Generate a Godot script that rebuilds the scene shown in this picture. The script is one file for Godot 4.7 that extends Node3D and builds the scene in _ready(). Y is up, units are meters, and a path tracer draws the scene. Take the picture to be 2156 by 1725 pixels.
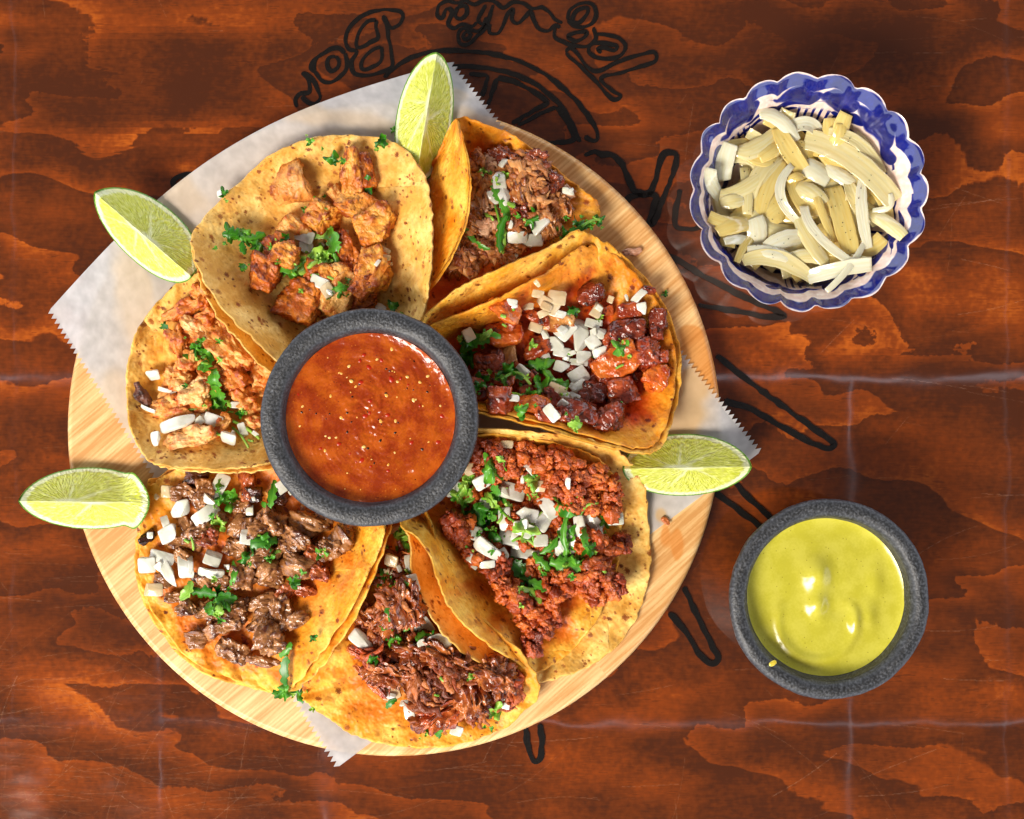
extends Node3D
# A round bamboo board of seven tacos round a bowl of red salsa, on a varnished plywood table,
# with a bowl of grilled onions and a bowl of green salsa beside it. Seen from straight above.
# Sizes in metres. at(x, y, h) turns a place measured on the photograph (2156 wide) into a point h above the table.

const K := 0.54 / 2156.0
const CAM := 0.75
const BOARD_TOP := 0.016
const PAPER := 0.0169
const BCX := 829.0
const BCY := 905.0
const BR := 690.0

var rng := RandomNumberGenerator.new()
var nz := FastNoiseLite.new()
var nz2 := FastNoiseLite.new()
var cells := FastNoiseLite.new()
var topo := {}
var mats := {}


func _ready() -> void:
	rng.seed = 20417
	light_and_camera()
	noises()
	materials()
	ceiling()
	table()
	board()
	paper()
	tacos()
	salsa_bowls()
	onion_bowl()
	limes()
	scraps()


# ------------------------------------------------------------------ camera, air, light
func light_and_camera() -> void:
	var cam := Camera3D.new()
	cam.name = "camera"
	cam.fov = 2.0 * rad_to_deg(atan(0.5 * 0.54 * 819.0 / 1024.0 / CAM))
	cam.near = 0.02
	cam.far = 60.0
	add_child(cam)
	cam.transform = Transform3D(Basis(Vector3.RIGHT, Vector3.FORWARD, Vector3.UP), Vector3(0, CAM, 0))
	cam.current = true
	var env := Environment.new()
	env.background_mode = Environment.BG_COLOR
	env.background_color = Color(0.93, 0.95, 1.0)
	env.background_energy_multiplier = 3.0
	env.tonemap_mode = Environment.TONE_MAPPER_LINEAR
	env.tonemap_exposure = 1.06
	env.sdfgi_enabled = true
	env.ssao_enabled = true
	env.ssil_enabled = true
	var we := WorldEnvironment.new()
	we.name = "environment"
	we.environment = env
	add_child(we)
	var key := AreaLight3D.new()
	key.name = "window_light"
	key.area_size = Vector2(1.0, 1.0)
	key.light_color = Color(1.0, 0.965, 0.92)
	key.light_energy = 9.6
	key.shadow_enabled = true
	key.set("area_range", 12.0)
	add_child(key)
	key.look_at_from_position(Vector3(-1.08, 1.72, 1.20), Vector3(-0.02, 0.0, 0.0), Vector3.UP)


# ------------------------------------------------------------------ helpers
func at(px: float, py: float, h := 0.0) -> Vector3:
	var s := K * (CAM - h) / CAM
	return Vector3((px - 1078.0) * s, h, (py - 862.5) * s)


func lin(r: float, g: float, b: float) -> Color:
	return Color(r / 255.0, g / 255.0, b / 255.0).srgb_to_linear()


func noises() -> void:
	nz.seed = 7
	nz.noise_type = FastNoiseLite.TYPE_SIMPLEX_SMOOTH
	nz.frequency = 1.0
	nz.fractal_octaves = 3
	nz2.seed = 91
	nz2.noise_type = FastNoiseLite.TYPE_SIMPLEX_SMOOTH
	nz2.frequency = 1.0
	nz2.fractal_type = FastNoiseLite.FRACTAL_NONE
	cells.seed = 33
	cells.noise_type = FastNoiseLite.TYPE_CELLULAR
	cells.cellular_return_type = FastNoiseLite.RETURN_DISTANCE
	cells.fractal_type = FastNoiseLite.FRACTAL_NONE
	cells.frequency = 1.0


func noise_bytes(w: int, h: int, freq: float, sd: int, ow := 0, oh := 0, oct := 3, kind := FastNoiseLite.TYPE_SIMPLEX_SMOOTH, warp := 0.0) -> PackedByteArray:
	var n := FastNoiseLite.new()
	n.seed = sd
	n.noise_type = kind
	n.frequency = freq
	n.fractal_octaves = oct
	if warp > 0.0:
		n.domain_warp_enabled = true
		n.domain_warp_amplitude = warp
		n.domain_warp_frequency = freq * 0.9
	var im := n.get_image(w, h)
	if ow > 0:
		im.resize(ow, oh, Image.INTERPOLATE_CUBIC)
	im.convert(Image.FORMAT_L8)
	return im.get_data()


func tex(im: Image) -> ImageTexture:
	return ImageTexture.create_from_image(im)


func noise_tex(size: int, freq: float, sd: int, oct := 3, kind := FastNoiseLite.TYPE_SIMPLEX_SMOOTH) -> ImageTexture:
	var n := FastNoiseLite.new()
	n.seed = sd
	n.noise_type = kind
	n.frequency = freq
	n.fractal_octaves = oct
	var im := n.get_seamless_image(size, size)
	im.convert(Image.FORMAT_L8)
	return tex(im)


func mat(called: String, rough: float, spec := 0.5, vcol := true) -> StandardMaterial3D:
	var m := StandardMaterial3D.new()
	m.resource_name = called
	m.roughness = rough
	m.metallic_specular = spec
	m.vertex_color_use_as_albedo = vcol
	m.cull_mode = BaseMaterial3D.CULL_DISABLED
	mats[called] = m
	return m


func relief(m: StandardMaterial3D, t: Texture2D, cm: float, scale: float) -> void:
	m.heightmap_enabled = true
	m.heightmap_texture = t
	m.heightmap_scale = cm
	m.uv1_triplanar = true
	m.uv1_scale = Vector3.ONE * scale


func normals_of(v: PackedVector3Array, idx: PackedInt32Array) -> PackedVector3Array:
	var n := PackedVector3Array()
	n.resize(v.size())
	for i in range(0, idx.size(), 3):
		var a := idx[i]
		var b := idx[i + 1]
		var c := idx[i + 2]
		var f := (v[c] - v[a]).cross(v[b] - v[a])
		n[a] += f
		n[b] += f
		n[c] += f
	for i in n.size():
		n[i] = n[i].normalized() if n[i].length_squared() > 1e-24 else Vector3.UP
	return n


# idx holds triangles clockwise seen from outside
func make(v: PackedVector3Array, idx: PackedInt32Array, col := PackedColorArray(), uv := PackedVector2Array(), nn := PackedVector3Array()) -> ArrayMesh:
	var a := []
	a.resize(Mesh.ARRAY_MAX)
	a[Mesh.ARRAY_VERTEX] = v
	a[Mesh.ARRAY_INDEX] = idx
	a[Mesh.ARRAY_NORMAL] = nn if nn.size() else normals_of(v, idx)
	if col.size():
		a[Mesh.ARRAY_COLOR] = col
	if uv.size():
		a[Mesh.ARRAY_TEX_UV] = uv
	var m := ArrayMesh.new()
	m.add_surface_from_arrays(Mesh.PRIMITIVE_TRIANGLES, a)
	return m


func obj(called: String, m: Mesh, material: Material, parent: Node = self, tf := Transform3D()) -> MeshInstance3D:
	var o := MeshInstance3D.new()
	o.name = numbered(parent, called)
	o.mesh = m
	o.material_override = material
	o.transform = tf
	parent.add_child(o, true)
	return o


func numbered(parent: Node, called: String) -> String:
	if not parent.has_node(NodePath(called)):
		return called
	var key := "n_" + called
	var k: int = parent.get_meta(key, 0) + 1
	parent.set_meta(key, k)
	return "%s_%03d" % [called, k]


func thing(called: String, label: String, category: String, where := Vector3.ZERO, group := "") -> Node3D:
	var o := Node3D.new()
	o.name = numbered(self, called)
	add_child(o, true)
	o.position = where
	tag(o, label, category, group)
	return o


func tag(o: Node, label: String, category: String, group := "") -> void:
	o.set_meta("label", label)
	o.set_meta("category", category)
	if group:
		o.set_meta("group", group)


func cube_topo(n: int) -> Array:
	if topo.has(n):
		return topo[n]
	var ids := {}
	var v := PackedVector3Array()
	var idx := PackedInt32Array()
	for face in 6:
		var ax := face / 2
		var sgn := 1 if face % 2 == 0 else -1
		for i in n:
			for j in n:
				var q := []
				for d in [[0, 0], [1, 0], [1, 1], [0, 1]]:
					var c := [0, 0, 0]
					c[ax] = n if sgn > 0 else 0
					c[(ax + 1) % 3] = i + d[0]
					c[(ax + 2) % 3] = j + d[1]
					var k := Vector3i(c[0], c[1], c[2])
					if not ids.has(k):
						ids[k] = v.size()
						v.append(Vector3(c[0], c[1], c[2]) * (2.0 / n) - Vector3.ONE)
					q.append(ids[k])
				var t: Array = [q[0], q[2], q[1], q[0], q[3], q[2]] if sgn > 0 else [q[0], q[1], q[2], q[0], q[2], q[3]]
				for x in t:
					idx.append(x)
	topo[n] = [v, idx]
	return topo[n]


# One irregular solid: a rounded block, cut by a few random planes, roughened by noise, bent, coloured by noise.
# o: n, p (2 round .. 10 boxy), amp, freq, famp, ffreq, cell, cfreq, chops, bend (radius), cols [base, light, crust], crust
func solid(dims: Vector3, o: Dictionary) -> ArrayMesh:
	var t := cube_topo(o.get("n", 10))
	var src: PackedVector3Array = t[0]
	var v := PackedVector3Array()
	v.resize(src.size())
	var col := PackedColorArray()
	col.resize(src.size())
	var p: float = o.get("p", 4.0)
	var amp: float = o.get("amp", 0.1)
	var freq: float = o.get("freq", 150.0)
	var famp: float = o.get("famp", 0.03)
	var ffreq: float = o.get("ffreq", 600.0)
	var cell: float = o.get("cell", 0.0)
	var cfreq: float = o.get("cfreq", 500.0)
	var bend: float = o.get("bend", 0.0)
	var cols: Array = o.get("cols", [Color.WHITE, Color.WHITE, Color.WHITE])
	var crust: float = o.get("crust", 0.3)
	var fibre: float = o.get("fibre", 1.0)
	var off := Vector3(rng.randf() * 90.0, rng.randf() * 90.0, rng.randf() * 90.0)
	var small := minf(dims.x, minf(dims.y, dims.z))
	var half := dims * 0.5
	var planes := []
	for k in int(o.get("chops", 0)):
		var dir := Vector3(rng.randf_range(-1, 1), rng.randf_range(-0.7, 0.9), rng.randf_range(-1, 1)).normalized()
		planes.append([dir, rng.randf_range(0.62, 0.86)])
	for i in src.size():
		var d := src[i].normalized()
		var r := pow(pow(absf(d.x), p) + pow(absf(d.y), p) + pow(absf(d.z), p), -1.0 / p)
		var q := d * r
		for pl in planes:
			var over: float = q.dot(pl[0]) - pl[1]
			if over > 0.0:
				q -= pl[0] * over
		var w := q * half
		var f := Vector3(w.x * freq / fibre, w.y * freq, w.z * freq) + off
		var n1 := nz.get_noise_3dv(f)
		var n2 := nz2.get_noise_3dv(Vector3(w.x * ffreq / fibre, w.y * ffreq, w.z * ffreq) + off)
		var disp := amp * n1 + famp * n2
		if cell > 0.0:
			var cd := cells.get_noise_3dv(w * cfreq + off) + 1.0
			disp += cell * (0.35 - cd * cd * 1.3)
		w += d * disp * small
		var n3 := nz2.get_noise_3dv(w * 120.0 + off * 1.7)
		var cc: Color = cols[0].lerp(cols[1], clampf(0.5 + 0.9 * n3, 0.0, 1.0))
		cc = cc.lerp(cols[2], smoothstep(0.5 - crust, 0.85 - crust, n1 * 0.9 + n2 * 0.3 + 0.35 * nz2.get_noise_3dv(w * 260.0 - off)))
		cc = cc.lerp(cols[2], 0.4 * smoothstep(0.12, 0.45, nz.get_noise_3dv(w * 520.0 + off)))
		col[i] = cc
		if bend > 0.0:
			var th := w.x / bend
			w = Vector3((bend + w.y) * sin(th), (bend + w.y) * cos(th) - bend, w.z)
		v[i] = w
	return make(v, t[1], col)


# A clump of minced meat: many small rounded crumbs stuck together
func crumbs(l: float, tall: float, w: float, cols: Array) -> ArrayMesh:
	var t := cube_topo(5)
	var src: PackedVector3Array = t[0]
	var tri: PackedInt32Array = t[1]
	var v := PackedVector3Array()
	var idx := PackedInt32Array()
	var col := PackedColorArray()
	for k in int(16 + l * w * 130000.0):
		var d := Vector3(rng.randf_range(-1, 1), rng.randf_range(-0.6, 1), rng.randf_range(-1, 1))
		if d.length() > 1.0:
			d = d.normalized() * rng.randf_range(0.7, 1.0)
		var c := Vector3(d.x * l * 0.46, d.y * tall * 0.5, d.z * w * 0.46)
		var r := 0.0008 + 0.0023 * pow(rng.randf(), 1.8)
		var sx := Vector3(rng.randf_range(0.8, 1.35), rng.randf_range(0.7, 1.0), rng.randf_range(0.8, 1.25))
		var off := Vector3(rng.randf(), rng.randf(), rng.randf()) * 80.0
		var cc: Color = cols[0].lerp(cols[1], rng.randf()).lerp(cols[2], pow(rng.randf(), 2.0) * 0.8)
		var first := v.size()
		for p in src:
			var q := p.normalized()
			v.append(c + q * sx * r * (1.0 + 0.55 * nz2.get_noise_3dv(q * 1.1 + off) + 0.30 * nz2.get_noise_3dv(q * 2.9 - off)))
			col.append(cc.lerp(cols[2], 0.35 * clampf(nz2.get_noise_3dv(q * 2.2 - off), 0.0, 1.0)))
		for i in tri:
			idx.append(first + i)
	return make(v, idx, col)


# A pulled clump of meat: many tapering fibres lying mostly one way
func shreds(length: float, width: float, count: int, thick: float, cols: Array) -> ArrayMesh:
	var v := PackedVector3Array()
	var idx := PackedInt32Array()
	var col := PackedColorArray()
	var sides := 6
	var segs := 9
	for k in count:
		var l := length * rng.randf_range(0.45, 1.0)
		var rad := thick * rng.randf_range(0.5, 1.35)
		var yaw := rng.randf_range(-0.45, 0.45) + (rng.randf_range(-1.2, 1.2) if rng.randf() < 0.22 else 0.0)
		var dir := Vector3(cos(yaw), rng.randf_range(-0.25, 0.25), sin(yaw)).normalized()
		var a := sqrt(rng.randf())
		var ang := rng.randf() * TAU
		var c := Vector3(rng.randf_range(-0.22, 0.22) * length, absf(sin(ang)) * a * width * 0.34, cos(ang) * a * width * 0.42)
		var sd := rng.randf() * 100.0
		var cc: Color = cols[0].lerp(cols[1], rng.randf())
		cc = cc.lerp(cols[2], pow(rng.randf(), 2.5))
		var first := v.size()
		var side := dir.cross(Vector3.UP).normalized()
		var up := side.cross(dir).normalized()
		var curl := rng.randf_range(-0.35, 0.35)
		for s in segs + 1:
			var u := float(s) / segs
			var x := (u - 0.5) * l
			var bendy := (side * nz2.get_noise_2d(sd, u * 2.2) + up * nz2.get_noise_2d(sd + 40.0, u * 2.2)) * l * 0.16
			bendy += side * curl * l * (u - 0.5) * (u - 0.5)
			var rr := rad * pow(maxf(0.0, 1.0 - pow(absf(2.0 * u - 1.0), 2.6)), 0.6) + rad * 0.07
			var mid := c + dir * x + bendy
			for q in sides:
				var th := TAU * q / sides
				var rough := 1.0 + 0.35 * nz2.get_noise_3d(th, u * 9.0, sd)
				v.append(mid + (side * cos(th) * 1.25 + up * sin(th) * 0.8) * rr * rough)
				col.append(cc.lerp(cols[2], 0.45 * clampf(nz2.get_noise_2d(sd + 7.0, u * 4.0), 0.0, 1.0)))
		for s in segs:
			for q in sides:
				var i0 := first + s * sides + q
				var i1 := first + s * sides + (q + 1) % sides
				idx.append_array([i0, i1, i0 + sides, i1, i1 + sides, i0 + sides])
	return make(v, idx, col)


# A thin strip along a curve, gutter-shaped across, with thickness; pts are three points
func strip(a: Vector3, m: Vector3, b: Vector3, width: float, thick: float, cup: float, taper: float, ragged: float, cols: Array, segs := 14, twist := 0.0, ribs := 0.0) -> ArrayMesh:
	var v := PackedVector3Array()
	var idx := PackedInt32Array()
	var col := PackedColorArray()
	var uv := PackedVector2Array()
	var across := 18
	var sd := rng.randf() * 100.0
	var ring := (across + 1) * 2
	var ctrl := m * 2.0 - (a + b) * 0.5
	for s in segs + 1:
		var u := float(s) / segs
		var mid := a.lerp(ctrl, u).lerp(ctrl.lerp(b, u), u)
		var tan := (a.lerp(ctrl, minf(u + 0.02, 1.02)).lerp(ctrl.lerp(b, u + 0.02), u + 0.02) - mid).normalized()
		var side := tan.cross(Vector3.UP)
		side = side.normalized() if side.length() > 0.05 else Vector3.RIGHT
		side = side.rotated(tan, twist * (u - 0.5) + twist * 0.3)
		var up := side.cross(tan).normalized()
		var w := width * 0.5 * (1.0 - taper * pow(absf(2.0 * u - 1.0), 2.2))
		for layer in 2:
			for q in across + 1:
				var x := 2.0 * q / across - 1.0
				var edge := 1.0 + ragged * nz2.get_noise_2d(u * 6.0 + (20.0 if x > 0 else 0.0), sd)
				var y := -cup * x * x * w
				y += (0.5 - layer) * thick * (1.0 - 0.55 * pow(absf(x), 4.0)) + ribs * thick * sin(x * 14.0 + sd) * 0.5
				v.append(mid + side * x * w * edge + up * (y + 0.08 * thick * nz2.get_noise_2d(u * 5.0, x * 2.0 + sd)))
				var n := 0.5 * nz2.get_noise_2d(x * 3.5 + sd, u * 1.3) + 0.35 * nz2.get_noise_2d(x * 9.0 - sd, u * 0.8)
				col.append(cols[0].lerp(cols[1], clampf(0.5 + 0.8 * n, 0.0, 1.0)))
				uv.append(Vector2(u, x))
	for s in segs:
		for q in across:
			var i := s * ring + q
			var j := i + across + 1
			idx.append_array([i, i + 1, i + ring, i + 1, i + ring + 1, i + ring])
			idx.append_array([j, j + ring, j + 1, j + 1, j + ring, j + ring + 1])
		for e in 2:
			var i := s * ring + (0 if e == 0 else across)
			var j := i + across + 1
			if e == 0:
				idx.append_array([i, i + ring, j, j, i + ring, j + ring])
			else:
				idx.append_array([i, j, i + ring, j, j + ring, i + ring])
	for e in 2:
		var base := 0 if e == 0 else segs * ring
		for q in across:
			var i := base + q
			var j := i + across + 1
			if e == 0:
				idx.append_array([i, j, i + 1, i + 1, j, j + 1])
			else:
				idx.append_array([i, i + 1, j, i + 1, j + 1, j])
	return make(v, idx, col, uv)


func tube(pts: PackedVector3Array, rad: float, col0: Color, col1: Color, sides := 7) -> ArrayMesh:
	var v := PackedVector3Array()
	var idx := PackedInt32Array()
	var col := PackedColorArray()
	var n := pts.size()
	for s in n:
		var tan := (pts[mini(s + 1, n - 1)] - pts[maxi(s - 1, 0)]).normalized()
		var side := tan.cross(Vector3(0.02, 1.0, 0.03)).normalized()
		var up := side.cross(tan)
		for q in sides:
			var th := TAU * q / sides
			v.append(pts[s] + (side * cos(th) + up * sin(th)) * rad)
			col.append(col0.lerp(col1, float(s) / n))
	for s in n - 1:
		for q in sides:
			var i0 := s * sides + q
			var i1 := s * sides + (q + 1) % sides
			idx.append_array([i0, i1, i0 + sides, i1, i1 + sides, i0 + sides])
	for e in 2:
		var base := 0 if e == 0 else (n - 1) * sides
		var mid := v.size()
		v.append(pts[0] if e == 0 else pts[n - 1])
		col.append(col1)
		for q in sides:
			var i0 := base + q
			var i1 := base + (q + 1) % sides
			idx.append_array([mid, i1, i0] if e == 0 else [mid, i0, i1])
	return make(v, idx, col)


# A cilantro leaf: fan of rings with deep lobes and small teeth
func leaf(size: float, cols: Array) -> ArrayMesh:
	var v := PackedVector3Array()
	var idx := PackedInt32Array()
	var col := PackedColorArray()
	var around := 54
	var rings := 4
	var sd := rng.randf() * 100.0
	var lobes := rng.randi_range(3, 5)
	v.append(Vector3.ZERO)
	col.append(cols[1])
	for r in range(1, rings + 1):
		for q in around:
			var th := TAU * q / around
			var f := 0.68 + 0.17 * cos(th * lobes + sd) + 0.07 * sin(th * lobes * 3.0 + sd * 2.0) + 0.30 * nz2.get_noise_2d(cos(th) + sd, sin(th))
			var rr := size * 0.5 * f * r / rings
			var x := rr * cos(th)
			var z := rr * sin(th) * 0.82
			var y := size * 0.28 * nz2.get_noise_2d(x / size * 2.1 + sd, z / size * 2.1) + size * 0.05 * cos(th * lobes + sd) * r / rings
			v.append(Vector3(x, y, z))
			var vein := pow(absf(cos((th * lobes + sd) * 0.5)), 24.0)
			col.append(cols[0].lerp(cols[1], clampf(0.5 + 0.9 * nz2.get_noise_2d(x / size * 3.0 - sd, z / size * 3.0), 0.0, 1.0)).lerp(cols[1], 0.6 * vein))
	for q in around:
		idx.append_array([0, 1 + q, 1 + (q + 1) % around])
	for r in range(1, rings):
		for q in around:
			var i0 := 1 + (r - 1) * around + q
			var i1 := 1 + (r - 1) * around + (q + 1) % around
			idx.append_array([i0, i0 + around, i1, i1, i0 + around, i1 + around])
	return make(v, idx, col)


# ------------------------------------------------------------------ materials and textures
func materials() -> void:
	var fine := noise_tex(256, 0.03, 5, 4)
	var grit := noise_tex(256, 0.09, 6, 3)
	var m := mat("grilled_meat", 0.42, 0.5)
	relief(m, fine, 0.08, 40.0)
	m = mat("glazed_meat", 0.22, 0.6)
	relief(m, fine, 0.05, 45.0)
	m = mat("crumbled_meat", 0.38, 0.5)
	relief(m, grit, 0.03, 40.0)
	m = mat("raw_onion", 0.18, 0.55)
	m.transparency = BaseMaterial3D.TRANSPARENCY_ALPHA
	m.albedo_color = Color(1, 1, 1, 0.9)
	relief(m, fine, 0.012, 30.0)
	m = mat("cilantro", 0.36, 0.5)
	m.backlight_enabled = true
	m.backlight = Color(0.35, 0.35, 0.35)
	m = mat("grilled_onion", 0.14, 0.6)
	m.transparency = BaseMaterial3D.TRANSPARENCY_ALPHA
	m.albedo_color = Color(1, 1, 1, 0.74)
	m.subsurf_scatter_enabled = true
	m.subsurf_scatter_strength = 0.12
	m.clearcoat_enabled = true
	m.clearcoat = 0.7
	m.clearcoat_roughness = 0.08
	m = mat("volcanic_stone", 0.5, 0.55)
	relief(m, grit, 0.022, 26.0)
	var st := Image.create(256, 256, false, Image.FORMAT_RGB8)
	var a := noise_bytes(256, 256, 0.09, 61)
	var b := noise_bytes(256, 256, 0.02, 62)
	for y in 256:
		for x in 256:
			var i := y * 256 + x
			var g := 0.125 + 0.46 * (a[i] / 255.0 - 0.38) + 0.10 * (b[i] / 255.0 - 0.5)
			g = clampf(g, 0.07, 0.5)
			st.set_pixel(x, y, Color(g * 0.96, g * 0.99, g * 1.04))
	m.albedo_texture = tex(st)
	for k in 2:
		m = mat("tortilla_pale" if k == 0 else "tortilla_oiled", 0.62 if k == 0 else 0.46, 0.4)
		m.albedo_texture = tortilla_texture(k)
		m.heightmap_enabled = true
		m.heightmap_texture = tortilla_relief(k)
		m.heightmap_scale = 0.10


func tortilla_texture(kind: int) -> ImageTexture:
	var s := 768
	var a := noise_bytes(s, s, 0.008, 11 + kind, 0, 0, 4)
	var b := noise_bytes(s, s, 0.05, 14 + kind, 0, 0, 3)
	var c := noise_bytes(s, s, 0.013, 17 + kind, 0, 0, 2)
	var d := PackedByteArray()
	d.resize(s * s * 3)
	var lo := Color8(224, 172, 80) if kind == 0 else Color8(234, 164, 46)
	var hi := Color8(252, 218, 138) if kind == 0 else Color8(252, 208, 104)
	for i in s * s:
		var t := clampf(0.5 + (a[i] - 128) / 150.0 + (b[i] - 128) / 260.0, 0.0, 1.0)
		var cc := lo.lerp(hi, t)
		var brown := smoothstep(0.62, 0.86, c[i] / 255.0 + (b[i] - 128) / 500.0) * (0.32 if kind == 0 else 0.4)
		cc = cc.lerp(Color8(176, 104, 40), brown)
		d[i * 3] = int(cc.r * 255.0)
		d[i * 3 + 1] = int(cc.g * 255.0)
		d[i * 3 + 2] = int(cc.b * 255.0)
	var im := Image.create_from_data(s, s, false, Image.FORMAT_RGB8, d)
	var r2 := RandomNumberGenerator.new()
	r2.seed = 55 + kind
	# toasted flecks from the griddle
	for k in (1300 if kind == 0 else 820):
		var x := r2.randf() * s
		var y := r2.randf() * s
		if nz2.get_noise_2d(x * 0.012, y * 0.012 + kind * 40.0) < -0.12:
			continue
		var rx := r2.randf_range(2.0, 6.6) * (0.8 if r2.randf() < 0.6 else 1.5)
		var ry := rx * r2.randf_range(0.45, 0.95)
		var ang := 0.6 + r2.randf_range(-0.6, 0.6)
		var dark := Color8(96, 44, 16).lerp(Color8(160, 84, 30), r2.randf())
		var strength := r2.randf_range(0.45, 1.0)
		var ca := cos(ang)
		var sa := sin(ang)
		var e := int(rx * 1.5) + 2
		for j in range(-e, e + 1):
			for i in range(-e, e + 1):
				var u := (i * ca + j * sa) / rx
				var w := (-i * sa + j * ca) / ry
				var q := sqrt(u * u + w * w) + 0.45 * nz2.get_noise_2d(x + i * 0.33, y + j * 0.33)
				if q < 1.1:
					var xx := posmod(int(x) + i, s)
					var yy := posmod(int(y) + j, s)
					im.set_pixel(xx, yy, im.get_pixel(xx, yy).lerp(dark, strength * smoothstep(1.1, 0.55, q)))
	for k in 5200:
		var x := r2.randi_range(0, s - 3)
		var y := r2.randi_range(0, s - 3)
		var st := r2.randf_range(0.1, 0.5)
		for j in r2.randi_range(1, 2):
			for i in r2.randi_range(1, 3):
				im.set_pixel(x + i, y + j, im.get_pixel(x + i, y + j).lerp(Color8(150, 84, 30), st))
	return tex(im)


func tortilla_relief(kind: int) -> ImageTexture:
	var s := 512
	var a := noise_bytes(s, s, 0.016, 71 + kind, 0, 0, 4)
	var b := noise_bytes(s, s, 0.075, 74 + kind, 0, 0, 2)
	var d := PackedByteArray()
	d.resize(s * s)
	for i in s * s:
		d[i] = clampi(int(a[i] * 0.52 + b[i] * 0.48), 0, 255)
	return tex(Image.create_from_data(s, s, false, Image.FORMAT_L8, d))


# ------------------------------------------------------------------ overhead
func ceiling() -> void:
	# unseen ceiling inferred from its reflection; open gaps stand in for its bright bars
	var roof := Node3D.new()
	roof.name = "ceiling"
	add_child(roof)
	roof.set_meta("kind", "structure")
	var y := 2.0
	var s := K * (CAM + y) / CAM
	var m := mat("unseen_ceiling", 0.85, 0.3, false)
	m.albedo_color = Color(0.26, 0.24, 0.23)
	var xs := [-1040.0, -690.0, -335.0, 30.0, 335.0, 685.0, 1790.0, 2122.0, 2480.0, 2840.0, 3200.0]
	var ys := [-2140.0, -1420.0, -160.0, 796.0, 1524.0, 2260.0, 2990.0]
	var wide := [xs[0], xs[3], xs[7], xs[10]]
	for j in ys.size() - 1:
		# the panels over the far side are laid three to a row, the others ten
		var row: Array = wide if j < 3 else xs
		for i in row.size() - 1:
			var b := BoxMesh.new()
			var gap := 8.5
			b.size = Vector3((row[i + 1] - row[i] - gap) * s, 0.02, (ys[j + 1] - ys[j] - gap) * s)
			obj("ceiling_panel", b, m, roof, Transform3D(Basis(), Vector3(((row[i] + row[i + 1]) * 0.5 - 1078.0) * s, y, ((ys[j] + ys[j + 1]) * 0.5 - 862.5) * s)))
	var x0: float = (xs[0] - 1078.0) * s
	var x1: float = (xs[xs.size() - 1] - 1078.0) * s
	var z0: float = (ys[0] - 862.5) * s
	var z1: float = (ys[ys.size() - 1] - 862.5) * s
	var e := 4.7  # added outer slabs, their reach set by the side fill light wanted
	for r in [[-e, x0 - 0.02, -e, e], [x1 + 0.02, e, -e, e], [x0 - 0.01, x1 + 0.01, -e, z0 - 0.02], [x0 - 0.01, x1 + 0.01, z1 + 0.02, e]]:
		var b := BoxMesh.new()
		b.size = Vector3(r[1] - r[0], 0.02, r[3] - r[2])
		obj("ceiling_panel", b, m, roof, Transform3D(Basis(), Vector3((r[0] + r[1]) * 0.5, y, (r[2] + r[3]) * 0.5)))


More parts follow.
